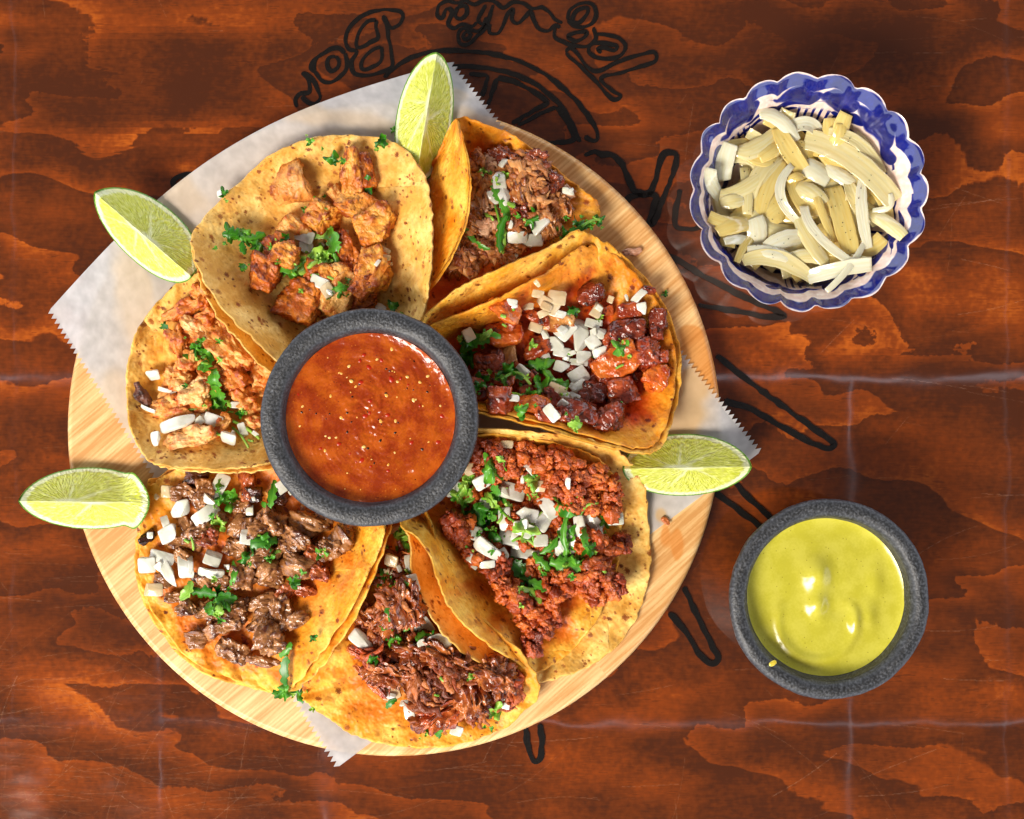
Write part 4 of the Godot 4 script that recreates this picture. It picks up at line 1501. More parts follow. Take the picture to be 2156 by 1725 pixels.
	tortilla(t, "inner_tortilla", [[893, 700, 3.2], [976, 661, 3.6], [1044, 633, 3.6], [1107, 601, 3.3], [1160, 572, 2.8], [1196, 540, 2.2], [1240, 520, 1.5], [1296, 540, 0.9], [1344, 588, 0.75], [1392, 655, 0.75], [1417, 730, 0.85], [1421, 800, 1.0], [1408, 866, 1.4], [1386, 922, 2.2], [1360, 940, 2.6], [1304, 934, 2.9], [1200, 904, 3.1], [1100, 878, 3.1], [1000, 858, 2.9], [930, 840, 2.0], [905, 780, 1.9]], [1000, 760, 0.3, 1290, 770, 0.3], 2.3, oiled, red + [lin(206, 74, 24)], pile)
	map = [898.3, 539.0, 0.2604]
	meats(t, pile, map, "glazed_pork", "pastor", filler(34, [[800, 780, 420, 300], [1300, 1050, 420, 260], [1650, 680, 260, 260], [700, 1080, 330, 200]], Vector2(130, 220), 0))
	meats(t, pile, map, "glazed_pork", "pastor", [[1330, 310, 210, 190, 0, 2], [620, 440, 280, 160, 20, 1], [640, 620, 260, 210, -10, 1], [1030, 530, 330, 160, 5, 3], [880, 740, 250, 180, -20], [1640, 440, 210, 130, 0], [1620, 590, 310, 180, 5, 2], [1870, 530, 140, 210, 0, 2], [1790, 760, 210, 220, 0], [1900, 810, 110, 110, 0], [1540, 860, 400, 250, -35, 1], [1850, 990, 210, 230, 0, 1], [1600, 1080, 280, 210, -10], [1340, 1110, 210, 180, 0, 2], [1250, 1260, 260, 210, 0, 2], [1460, 1300, 260, 230, 0, 2], [600, 1170, 230, 220, 0], [880, 1200, 270, 160, 15, 1], [620, 980, 180, 180, 0], [450, 850, 140, 140, 0], [980, 1290, 220, 120, 15], [660, 800, 230, 130, 80, 3], [1800, 280, 130, 70, 10, 2], [1450, 440, 130, 90, 0], [1700, 980, 120, 90, 0, 2], [1860, 620, 120, 120, 0, 2], [480, 1000, 150, 120, 0, 2], [800, 1000, 150, 120, 0]])
	onions(t, pile, map, [[900, 310, 105, 70, 10, 1], [980, 400, 210, 130, 30, 1], [1060, 340, 185, 125, 10, 1], [690, 380, 95, 60, 10], [820, 410, 95, 60, 0, 1], [1370, 440, 135, 115, -60, 1], [1340, 550, 135, 80, 15], [1390, 420, 70, 50, 40], [1120, 600, 190, 150, -50], [1245, 630, 330, 140, 85], [1050, 710, 140, 130, 0], [880, 580, 115, 80, 20, 1], [950, 620, 125, 60, 70], [1100, 780, 170, 90, 10], [1400, 630, 110, 100, 10], [1340, 700, 140, 120, 50], [1400, 780, 135, 90, -20], [1270, 820, 135, 110, 0], [1090, 900, 135, 100, 20], [1200, 860, 235, 60, 8], [1230, 970, 180, 150, -30], [1230, 1060, 150, 100, -30], [1050, 1090, 165, 120, 25, 1], [1130, 1130, 120, 90, 0], [1190, 1140, 100, 80, 30], [1110, 1210, 110, 90, 40], [1010, 1270, 155, 100, 50], [780, 950, 165, 110, 40], [700, 1150, 105, 60, 0], [1710, 330, 165, 70, -40], [1740, 430, 115, 90, 80], [340, 640, 120, 100, 60, 1], [920, 830, 180, 60, -20]])
	greens(t, pile, map, [[1560, 740, 150, 1], [920, 900, 230, 1], [930, 1070, 190, 1], [650, 930, 140, 0], [350, 840, 150, 0], [440, 1010, 130, 0], [1180, 450, 110, 0], [770, 1250, 120, 1], [1200, 1360, 110, 2], [350, 680, 150, 0], [820, 1120, 110, 1], [1390, 500, 70, 2], [400, 1080, 90, 0], [1370, 810, 60, 1]], [[280, 790, 600, 650, 95, 1], [430, 700, 530, 600, 50, 2], [820, 880, 980, 850, 90, 1], [960, 1000, 1150, 1030, 80, 1], [600, 960, 640, 1060, 36, 1], [640, 880, 780, 1000, 60, 0], [1140, 1360, 1250, 1380, 50, 2], [1120, 460, 1230, 430, 40, 0], [740, 1300, 800, 1200, 50, 1]], [[600, 1000, 840, 1040, 0.32], [640, 1120, 760, 1130, 0.1], [1140, 790, 1180, 800], [1570, 1190, 1610, 1180], [610, 550, 640, 570], [600, 480, 640, 490], [1530, 910, 1590, 880], [1380, 950, 1410, 960], [700, 430, 720, 470]])

	# --- chorizo, lower right
	s = start_taco("crumbled chorizo taco heaped with onion and cilantro, beside the right lime", 1120, 1170)
	t = s[0]
	pile = s[1]
	tortilla(t, "outer_tortilla", [[850, 1090, 2.8], [865, 1136, 2.9], [873, 1213, 3.0], [897, 1268, 3.0], [930, 1326, 2.9], [972, 1369, 2.6], [1037, 1408, 2.0], [1092, 1430, 1.2], [1136, 1436, 0.6], [1178, 1424, 0.35], [1234, 1405, 0.3], [1288, 1369, 0.3], [1324, 1327, 0.3], [1350, 1271, 0.3], [1366, 1206, 0.35], [1368, 1141, 0.4], [1361, 1045, 0.7], [1350, 1012, 1.0], [1322, 971, 1.9], [1282, 941, 2.5], [1217, 924, 2.9], [1135, 914, 3.0], [1011, 905, 3.0], [940, 920, 2.6], [880, 1000, 2.2]], [930, 1020, 0.1, 1170, 1270, 0.1], 2.8, pale, warm)
	tortilla(t, "inner_tortilla", [[846, 1098, 3.4], [878, 1128, 3.7], [907, 1170, 3.9], [927, 1226, 3.9], [944, 1268, 3.8], [979, 1313, 3.5], [1037, 1359, 2.8], [1096, 1398, 1.8], [1126, 1414, 1.0], [1170, 1396, 0.6], [1220, 1350, 0.5], [1262, 1290, 0.5], [1292, 1210, 0.55], [1304, 1130, 0.6], [1309, 1070, 0.9], [1298, 1020, 1.3], [1268, 976, 2.0], [1217, 948, 2.4], [1135, 930, 2.6], [1030, 918, 2.6], [950, 940, 2.4], [880, 1010, 2.6]], [935, 1020, 0.3, 1150, 1250, 0.3], 2.6, oiled, amber + [1, lin(236, 150, 64)], pile)
	map = [842.2, 887.1, 0.3255]
	meats(t, pile, map, "chorizo_crumble", "chorizo", filler(44, [[650, 620, 330, 330], [1100, 600, 330, 280], [900, 950, 420, 200], [860, 320, 330, 150]], Vector2(150, 240)))
	meats(t, pile, map, "chorizo_crumble", "chorizo", [[540, 190, 220, 150, 0, 1], [620, 230, 200, 150, 10, 1], [700, 290, 240, 170, 0], [850, 220, 210, 150, 20], [950, 250, 200, 160, 0], [1080, 410, 280, 220, 0], [1120, 310, 230, 150, 20], [1300, 430, 280, 230, 0], [1250, 350, 200, 150, 0], [1370, 540, 190, 160, 60], [1100, 520, 170, 140, 0], [1210, 530, 170, 140, 0], [350, 680, 250, 110, 65, 1], [520, 870, 210, 170, 0], [620, 920, 240, 190, 0, 1], [660, 1010, 260, 190, 60, 1], [700, 1090, 230, 180, 0], [760, 1160, 180, 140, 0, 1], [880, 960, 190, 150, 0], [1000, 1060, 250, 170, 70], [960, 1140, 190, 140, 0], [1120, 1030, 240, 180, 0], [1260, 970, 240, 190, 0], [1300, 1090, 260, 190, -10], [1380, 1050, 190, 150, 0, 1], [1230, 780, 220, 170, 0], [1330, 830, 230, 150, -30], [1430, 790, 140, 150, 0, 1], [820, 1260, 200, 160, 0], [940, 1220, 220, 150, 0], [980, 1290, 150, 130, 0, 1], [880, 1340, 220, 150, 0], [850, 1430, 180, 120, 60, 1], [760, 640, 200, 150, 0], [560, 330, 200, 160, 0], [470, 250, 170, 130, 0, 1]], 0.8)
	onions(t, pile, map, [[470, 300, 135, 90, -30, 1], [540, 390, 135, 100, -30], [720, 450, 205, 120, 15], [850, 310, 155, 60, 45], [950, 540, 215, 100, 55], [910, 420, 115, 80, 0, 1], [820, 600, 165, 100, 15], [680, 630, 160, 95, 80], [470, 720, 135, 100, 10], [560, 830, 205, 110, 40], [470, 890, 90, 60, 30], [940, 640, 155, 120, -40], [810, 690, 165, 105, 0], [740, 760, 225, 110, 10], [910, 770, 105, 90, 0], [790, 850, 175, 80, 10], [1100, 780, 240, 140, 75], [1170, 700, 205, 80, 75], [1250, 650, 175, 90, 50], [1390, 630, 120, 95, -5], [350, 440, 120, 110, 0], [690, 150, 90, 55, 0, 1], [560, 540, 110, 80, 20], [1060, 840, 130, 70, 0], [880, 860, 80, 60, 0]])
	greens(t, pile, map, [[600, 310, 180, 1], [440, 400, 150, 2], [560, 600, 170, 0], [490, 580, 170, 0], [870, 390, 130, 2], [1070, 540, 170, 1], [1330, 640, 100, 1], [1220, 820, 110, 0], [600, 740, 130, 0], [810, 700, 150, 2], [1090, 740, 130, 1], [890, 1080, 130, 1], [1050, 910, 200, 1], [1130, 930, 130, 1], [440, 460, 110, 2], [640, 470, 120, 1], [800, 1010, 130, 0], [380, 480, 110, 2]], [[490, 530, 500, 690, 60, 0], [560, 570, 620, 640, 50, 1], [610, 400, 620, 520, 50, 1], [900, 860, 1020, 750, 40, 1], [860, 850, 970, 970, 50, 1], [970, 910, 1170, 940, 110, 1], [710, 880, 840, 1030, 85, 0], [830, 1040, 940, 1100, 60, 1], [770, 1080, 910, 1180, 45, 2], [1080, 620, 1090, 850, 40, 1], [1200, 680, 1220, 840, 44, 1], [570, 740, 640, 780, 60, 0], [560, 460, 640, 560, 44, 2]], [[410, 600, 480, 490, 0.3], [480, 490, 420, 520, 0.2], [640, 560, 920, 590, -0.3], [650, 560, 630, 660, 0.2], [980, 460, 1020, 500], [820, 470, 840, 510], [1140, 490, 1180, 490], [1170, 600, 1280, 530, 0.2], [1310, 940, 1330, 980], [960, 730, 980, 790], [700, 790, 880, 810, 0.25], [860, 730, 880, 800], [420, 800, 480, 840], [380, 620, 420, 640], [430, 620, 460, 670], [530, 500, 600, 560, 0.3]])

	# --- chicken cubes, top left
	s = start_taco("open taco with browned chicken cubes above the red salsa bowl", 680, 520)
	t = s[0]
	pile = s[1]
	tortilla(t, "outer_tortilla", [[407, 514, 2.0], [424, 596, 2.7], [462, 668, 3.1], [510, 722, 3.3], [575, 785, 3.4], [660, 800, 2.8], [760, 780, 2.2], [850, 730, 2.5], [886, 670, 3.0], [900, 600, 3.4], [905, 520, 3.5], [904, 440, 3.1], [889, 370, 2.3], [850, 317, 1.2], [790, 293, 0.8], [720, 290, 0.7], [650, 298, 0.7], [572, 333, 0.7], [502, 392, 0.8], [442, 452, 1.2]], [640, 410, 0.1, 730, 730, 0.1], 3.0, pale, warm)
	tortilla(t, "inner_tortilla", [[405, 510, 2.4], [432, 590, 3.2], [482, 660, 3.8], [532, 708, 4.0], [598, 768, 4.0], [670, 790, 3.2], [760, 770, 2.6], [850, 725, 2.9], [885, 668, 3.4], [900, 600, 3.8], [906, 520, 3.9], [905, 440, 3.5], [890, 370, 2.6], [850, 315, 1.5], [790, 290, 1.0], [720, 287, 0.9], [650, 295, 0.9], [570, 330, 0.9], [500, 390, 1.0], [440, 450, 1.5]], [640, 420, 0.3, 730, 720, 0.3], 3.0, pale, plain, pile)
	map = [393.0, 269.5, 0.25]
	meats(t, pile, map, "chicken_cube", "cube", filler(12, [[1050, 1150, 420, 250], [1250, 1350, 330, 200]], Vector2(200, 280), 2), 0.8)
	meats(t, pile, map, "chicken_cube", "curl", [[860, 490, 430, 330, 70]], 0.9)
	meats(t, pile, map, "chicken_cube", "cube", [[1500, 370, 300, 150, 75, 2], [1380, 370, 390, 180, 82], [1320, 620, 300, 130, 50, 1], [1430, 650, 330, 220, 30], [1150, 750, 270, 250, 20], [900, 860, 240, 200, 40, 1], [1600, 820, 340, 290, -30], [1330, 1040, 340, 210, 65, 2], [820, 1090, 220, 220, 15], [640, 1220, 280, 270, 25, 2], [1290, 1370, 420, 260, 110, 1], [1570, 1200, 360, 290, 70], [1480, 1480, 230, 160, 0, 2], [940, 1450, 390, 350, 20, 2], [1200, 1230, 180, 150, 10]], 0.85)
	onions(t, pile, map, [[990, 910, 195, 120, 20], [1010, 1010, 135, 110, 0], [1120, 1300, 175, 110, 20], [1190, 1370, 135, 110, 60, 1], [1330, 890, 90, 60, 0], [1660, 1030, 135, 60, 30], [690, 1010, 120, 90, 80], [1640, 1510, 105, 60, 20], [285, 560, 70, 50, 70], [1670, 1100, 110, 70, 10, 1]])
	greens(t, pile, map, [[380, 900, 170, 0], [500, 910, 170, 1], [600, 1000, 150, 0], [1080, 1160, 260, 2], [1000, 1200, 220, 2], [860, 1190, 170, 1], [1240, 270, 140, 0], [1640, 120, 140, 0], [1040, 120, 80, 1], [480, 1180, 80, 0], [1100, 640, 100, 1], [1310, 1370, 130, 1], [1735, 1500, 100, 0], [320, 550, 80, 0], [1000, 700, 70, 1], [830, 940, 90, 0], [1150, 1090, 140, 2]], [[300, 900, 460, 920, 100, 0], [450, 920, 660, 890, 90, 1], [580, 1060, 640, 980, 60, 1], [460, 960, 500, 1060, 55, 0], [1060, 910, 1230, 830, 110, 2], [1200, 860, 1250, 1080, 100, 1], [1240, 1060, 1380, 1280, 60, 1], [1530, 400, 1550, 570, 75, 0], [790, 1190, 960, 1130, 80, 1], [1230, 1390, 1120, 1520, 55, 0], [1250, 1370, 1360, 1350, 60, 1], [1730, 1470, 1740, 1540, 40, 0]], [[950, 1000, 1010, 1050, 0.2], [1120, 970, 1150, 1010], [1050, 1240, 1260, 1290, 0.1]])


# ------------------------------------------------------------------ bowls of salsa
func stone_bowl(label: String, px: float, py: float, base: float, tall: float, r: float, sx: float, lip: float) -> Node3D:
	var p := at(px, py, base + tall)
	var t := thing("salsa_bowl", label, "bowl", Vector3(p.x, base, p.z), "dark stone salsa bowls")
	var rim_in := r - lip
	var wob := func(th: float, i: int, q: Vector3) -> Vector3:
		var k := 1.0 + 0.006 * nz2.get_noise_2d(cos(th) * 1.7 + sx, sin(th) * 1.7) + 0.003 * nz2.get_noise_2d(cos(th) * 7.0, sin(th) * 7.0 + sx)
		return Vector3(q.x * k, q.y + 0.0005 * nz2.get_noise_2d(cos(th) * 3.0, sin(th) * 3.0 + i), q.z * k)
	# foot and outer wall up to the lip, over it, and down the inside
	var body := [[0.0, 0.001], [r * 0.62, 0.001], [r * 0.70, 0.003], [r * 0.80, tall * 0.25], [r * 0.90, tall * 0.5], [r * 0.965, tall * 0.76], [r * 0.992, tall * 0.90]]
	var rim := [[r * 0.992, tall * 0.90], [r, tall * 0.945], [r - 0.0006, tall * 0.985], [r - 0.0022, tall], [r - lip * 0.5, tall + 0.0004], [rim_in + 0.0022, tall], [rim_in + 0.0006, tall - 0.0012], [rim_in - 0.0004, tall - 0.0035]]
	var inside := [[rim_in - 0.0004, tall - 0.0035], [rim_in - 0.0016, tall - 0.010], [rim_in - 0.005, tall * 0.55], [rim_in * 0.7, tall * 0.25], [0.0, tall * 0.18]]
	obj("outer_wall", lathe(body, 96, [], wob), mats["volcanic_stone"], t)
	obj("rim", lathe(rim, 96, [], wob), mats["volcanic_stone"], t)
	obj("inner_wall", lathe(inside, 96, [], wob), mats["volcanic_stone"], t)
	return t


func sauce_disc(r: float, rings: int, seg: int, shape: Callable) -> ArrayMesh:
	var v := PackedVector3Array()
	var uv := PackedVector2Array()
	var idx := PackedInt32Array()
	for i in rings + 1:
		for q in seg:
			var th := TAU * q / seg
			var rr := r * i / rings
			var x := rr * cos(th)
			var z := rr * sin(th)
			var y: float = shape.call(x, z)
			# creeps up where it wets the wall
			y += 0.0016 * pow(float(i) / rings, 14.0)
			v.append(Vector3(x, y, z))
			uv.append(Vector2(x / r * 0.5 + 0.5, z / r * 0.5 + 0.5))
	for i in rings:
		for q in seg:
			var k := i * seg + q
			var k2 := i * seg + (q + 1) % seg
			idx.append_array([k, k + seg, k2, k2, k + seg, k2 + seg])
	# sides, so the sauce has a body
	var nn := normals_of(v, idx)
	var up := 0.0
	for n in nn:
		up += n.y
	if up < 0.0:
		idx = flip(idx)
	return make(v, idx, PackedColorArray(), uv)


func salsa_bowls() -> void:
	# red salsa, in the middle of the board
	var r1 := 231.0 * K * (CAM - 0.066) / CAM
	var t := stone_bowl("dark stone bowl of red salsa in the middle of the board", 777, 880, PAPER, 0.049, r1, 3.0, 0.0104)
	var w := 512
	var a := noise_bytes(w, w, 0.012, 601, 0, 0, 4)
	var b := noise_bytes(w, w, 0.11, 602, 0, 0, 2)
	var im := Image.create(w, w, false, Image.FORMAT_RGB8)
	for y in w:
		for x in w:
			var i := y * w + x
			var cc := Color8(140, 46, 5).lerp(Color8(180, 82, 12), clampf(0.5 + (a[i] - 128) / 150.0 + (b[i] - 128) / 420.0, 0.0, 1.0))
			im.set_pixel(x, y, cc)
	var r2 := RandomNumberGenerator.new()
	r2.seed = 5
	for k in 260:
		var x := r2.randi_range(4, w - 6)
		var y := r2.randi_range(4, w - 6)
		var dark := r2.randf() < 0.4
		var cc := Color8(70, 22, 8) if dark else Color8(214, 130, 40)
		for j in r2.randi_range(1, 3):
			for i in r2.randi_range(1, 4):
				im.set_pixel(x + i, y + j, im.get_pixel(x + i, y + j).lerp(cc, 0.7))
	var m := mat("red_salsa", 0.16, 0.5, false)
	m.albedo_texture = tex(im)
	m.heightmap_enabled = true
	m.heightmap_texture = noise_tex(512, 0.03, 63, 4)
	m.heightmap_scale = 0.02
	var depth := PAPER + 0.049 - 0.0085
	var rad := r1 - 0.0104 - 0.0012
	var salsa := thing("red_salsa", "orange-red seeded tomato salsa filling the middle bowl", "salsa", Vector3(t.position.x, depth, t.position.z))
	var ripple := func(x: float, z: float) -> float: return 0.0006 * nz.get_noise_2d(x * 70.0, z * 70.0) + 0.00022 * nz2.get_noise_2d(x * 420.0, z * 420.0)
	obj("sauce", sauce_disc(rad, 60, 110, ripple), m, salsa)
	# pale seeds and dark chilli flecks floating in it, too small to count
	var sv := PackedVector3Array()
	var si := PackedInt32Array()
	var sc := PackedColorArray()
	for k in 110:
		var rr := rad * 0.97 * sqrt(r2.randf())
		var th := r2.randf() * TAU
		var c := Vector3(rr * cos(th), 0, rr * sin(th))
		c.y = ripple.call(c.x, c.z) + 0.0001
		var dark := r2.randf() < 0.33
		var s := r2.randf_range(0.00025, 0.00072) * (1.25 if not dark else 1.0)
		var cc := lin(232, 166, 62).lerp(lin(240, 200, 110), r2.randf()) if not dark else lin(48, 22, 12)
		if r2.randf() < 0.25:
			cc = lin(172, 34, 10)
			s *= 1.5
		var yaw := r2.randf() * TAU
		var f := sv.size()
		sv.append(c + Vector3(0, s * 0.5, 0))
		sc.append(cc)
		for q in 7:
			var u := TAU * q / 7.0
			sv.append(c + Vector3(cos(u) * s * 1.25, 0, sin(u) * s * 0.9 * (1.0 - 0.3 * cos(u))).rotated(Vector3.UP, yaw))
			sc.append(cc)
		for q in 7:
			si.append_array([f, f + 1 + q, f + 1 + (q + 1) % 7])
	var sm := mat("salsa_seed", 0.25, 0.5)
	var so := obj("salsa_seeds", make(sv, si, sc), sm, salsa)
	so.set_meta("kind", "stuff")

	# green salsa, at the right
	var r3 := 212.0 * K * (CAM - 0.055) / CAM
	t = stone_bowl("dark stone bowl of green salsa on the bare table", 1748, 1263, 0.0008, 0.054, r3, 19.0, 0.0085)
	im = Image.create(256, 256, false, Image.FORMAT_RGB8)
	a = noise_bytes(256, 256, 0.02, 604, 0, 0, 4)
	b = noise_bytes(256, 256, 0.2, 605, 0, 0, 2)
	for y in 256:
		for x in 256:
			var i := y * 256 + x
			im.set_pixel(x, y, Color8(192, 184, 54).lerp(Color8(204, 196, 72), clampf(0.5 + (a[i] - 128) / 140.0 + (b[i] - 128) / 300.0, 0.0, 1.0)))
	for k in 70:
		im.set_pixel(r2.randi_range(20, 236), r2.randi_range(20, 236), Color8(104, 88, 20))
	m = mat("green_salsa", 0.2, 0.5, false)
	m.albedo_texture = tex(im)
	m.heightmap_enabled = true
	m.heightmap_texture = noise_tex(256, 0.05, 66, 3)
	m.heightmap_scale = 0.005
	depth = 0.0548 - 0.0115
	rad = r3 - 0.0085 - 0.0016
	salsa = thing("green_salsa", "smooth yellow-green creamy salsa with a swirl in the right bowl", "salsa", Vector3(t.position.x, depth, t.position.z))
	var swirl := func(x: float, z: float) -> float:
		var y := 0.00012 * nz.get_noise_2d(x * 90.0, z * 90.0)
		# a dollop with a curl, and low folds round it
		y += 0.0042 * exp(-(pow((x + 0.004) / 0.0065, 2.0) + pow((z + 0.011) / 0.0085, 2.0)))
		y -= 0.0005 * exp(-(pow((x - 0.0035) / 0.0050, 2.0) + pow((z + 0.006) / 0.0065, 2.0)))
		y += 0.0034 * exp(-(pow((x + 0.004) / 0.0050, 2.0) + pow((z - 0.004) / 0.0060, 2.0)))
		y -= 0.0008 * exp(-(pow((x - 0.004) / 0.0060, 2.0) + pow((z - 0.007) / 0.0040, 2.0)))
		var d := sqrt(pow(x + 0.004, 2.0) + pow(z - 0.012, 2.0))
		if z > 0.0:
			y += 0.0013 * exp(-pow((d - 0.0195) / 0.0026, 2.0)) * smoothstep(0.0, 0.008, z)
		y += 0.0016 * exp(-(pow((x - 0.0215) / 0.0040, 2.0) + pow((z - 0.0095) / 0.0070, 2.0)))
		y += 0.0018 * exp(-(pow((x - 0.014) / 0.0030, 2.0) + pow((z - 0.012) / 0.0050, 2.0)))
		y += 0.0010 * exp(-(pow((x - 0.025) / 0.004, 2.0) + pow((z + 0.008) / 0.009, 2.0)))
		return y
	obj("sauce", sauce_disc(rad, 80, 120, swirl), m, salsa)
	# the drip left on that bowl's rim
	var q := at(1627, 1397, 0.0553)
	var drip := obj("salsa_drip", solid(Vector3(0.0042, 0.0014, 0.0026), {"n": 6, "p": 2.2, "amp": 0.2, "cols": [lin(206, 180, 40), lin(224, 204, 80), lin(190, 160, 30)]}), mats["raw_onion"], self, Transform3D(Basis(Vector3.UP, 0.5), q))
	tag(drip, "small drip of green salsa on the lower left rim of the right bowl", "salsa drip")


# ------------------------------------------------------------------ painted bowl of grilled onions
func talavera_texture() -> ImageTexture:
	# u runs round the bowl (from +x towards +z), v from the foot inside up to the rim and over it
	var w := 1536
	var h := 384
	var im := Image.create(w, h, false, Image.FORMAT_RGB8)
	var cream := Color8(244, 226, 212)
	var blue := Color8(8, 20, 112)
	var ink := Color8(14, 16, 62)
	var n1 := noise_bytes(w, h, 0.012, 701, 0, 0, 3)
	var n2 := noise_bytes(w, h, 0.05, 702, 0, 0, 2)
	# strokes: [angle in degrees, height along the wall, half width in degrees, half height, slant, dark]
	var blobs := [
		[-94, 0.60, 11, 0.055, 0.0, 0], [-70, 0.60, 9, 0.06, 0.1, 0], [-44, 0.60, 12, 0.07, -0.3, 0], [-132, 0.60, 12, 0.06, 0.25, 0], [-60, 0.52, 8, 0.03, 0.6, 0], [-30, 0.56, 8, 0.04, -0.5, 0],
		[-105, 0.53, 17, 0.022, 0.3, 1], [-150, 0.52, 10, 0.03, -0.4, 0], [-118, 0.47, 20, 0.016, 0.25, 1], [-20, 0.44, 26, 0.035, 0.15, 1], [-52, 0.42, 14, 0.03, 0.0, 1], [4, 0.50, 10, 0.04, 0.4, 0],
		[28, 0.55, 8, 0.035, -0.5, 0], [20, 0.60, 9, 0.022, 0.4, 0], [44, 0.55, 9, 0.035, 0.2, 1], [66, 0.52, 9, 0.05, 0.5, 1], [78, 0.46, 10, 0.03, -0.4, 1], [96, 0.55, 13, 0.03, 0.2, 1], [118, 0.5, 12, 0.035, -0.2, 0],
		[140, 0.56, 14, 0.04, 0.3, 0], [160, 0.50, 12, 0.035, -0.3, 0], [178, 0.57, 12, 0.035, 0.2, 0], [196, 0.55, 12, 0.04, 0.0, 0]]
	for y in h:
		var v := (y + 0.5) / h
		for x in w:
			var i := y * w + x
			var deg := float(x) / w * 360.0
			var jit := (n1[i] - 128) / 128.0
			var cc := cream.lerp(Color8(226, 190, 172), clampf(0.4 + (n2[i] - 128) / 200.0, 0.0, 0.6))
			var paint := 0.0
			for b in blobs:
				var dd := fposmod(deg - b[0] + 180.0, 360.0) - 180.0
				if absf(dd) > b[2] * 1.7:
					continue
				var dx: float = dd / (b[2] * 1.3)
				var dy: float = (v - b[1] - 0.115 - b[4] * dd * 0.0035) / (b[3] * 1.35)
				# leaf shapes: pointed towards one end
				var wid := sqrt(maxf(0.0, 1.0 - dx * dx)) * (0.75 + 0.25 * dx)
				paint = maxf(paint, smoothstep(0.12, -0.12, absf(dy) - wid + jit * 0.22))
			# fans of thin rays under some of the blobs
			for f in [-78.0, 36.0, -140.0, 150.0, 84.0]:
				var dd := fposmod(deg - f + 180.0, 360.0) - 180.0
				if absf(dd) < 15.0 and v > 0.47 and v < 0.63:
					paint = maxf(paint, smoothstep(0.25, 0.45, sin(dd * 1.35 + jit * 0.6)) * smoothstep(0.47, 0.50, v) * smoothstep(0.63, 0.59, v))
			# the ring low in the bowl, and the band at the rim
			paint = maxf(paint, smoothstep(0.025, 0.012, absf(v - 0.43 + jit * 0.012)))
			var band := smoothstep(0.762, 0.772, v + jit * 0.016) * smoothstep(0.856, 0.846, v + jit * 0.012)
			paint = maxf(paint, band)
			var pc := blue.lerp(ink, clampf(0.35 - (n1[i] - 128) / 130.0, 0.0, 0.8) * 0.55)
			pc = pc.lerp(Color8(18, 40, 140), clampf((n2[i] - 140) / 200.0, 0.0, 0.35))
			im.set_pixel(x, y, cc.lerp(pc, paint * 0.97))
	return tex(im)


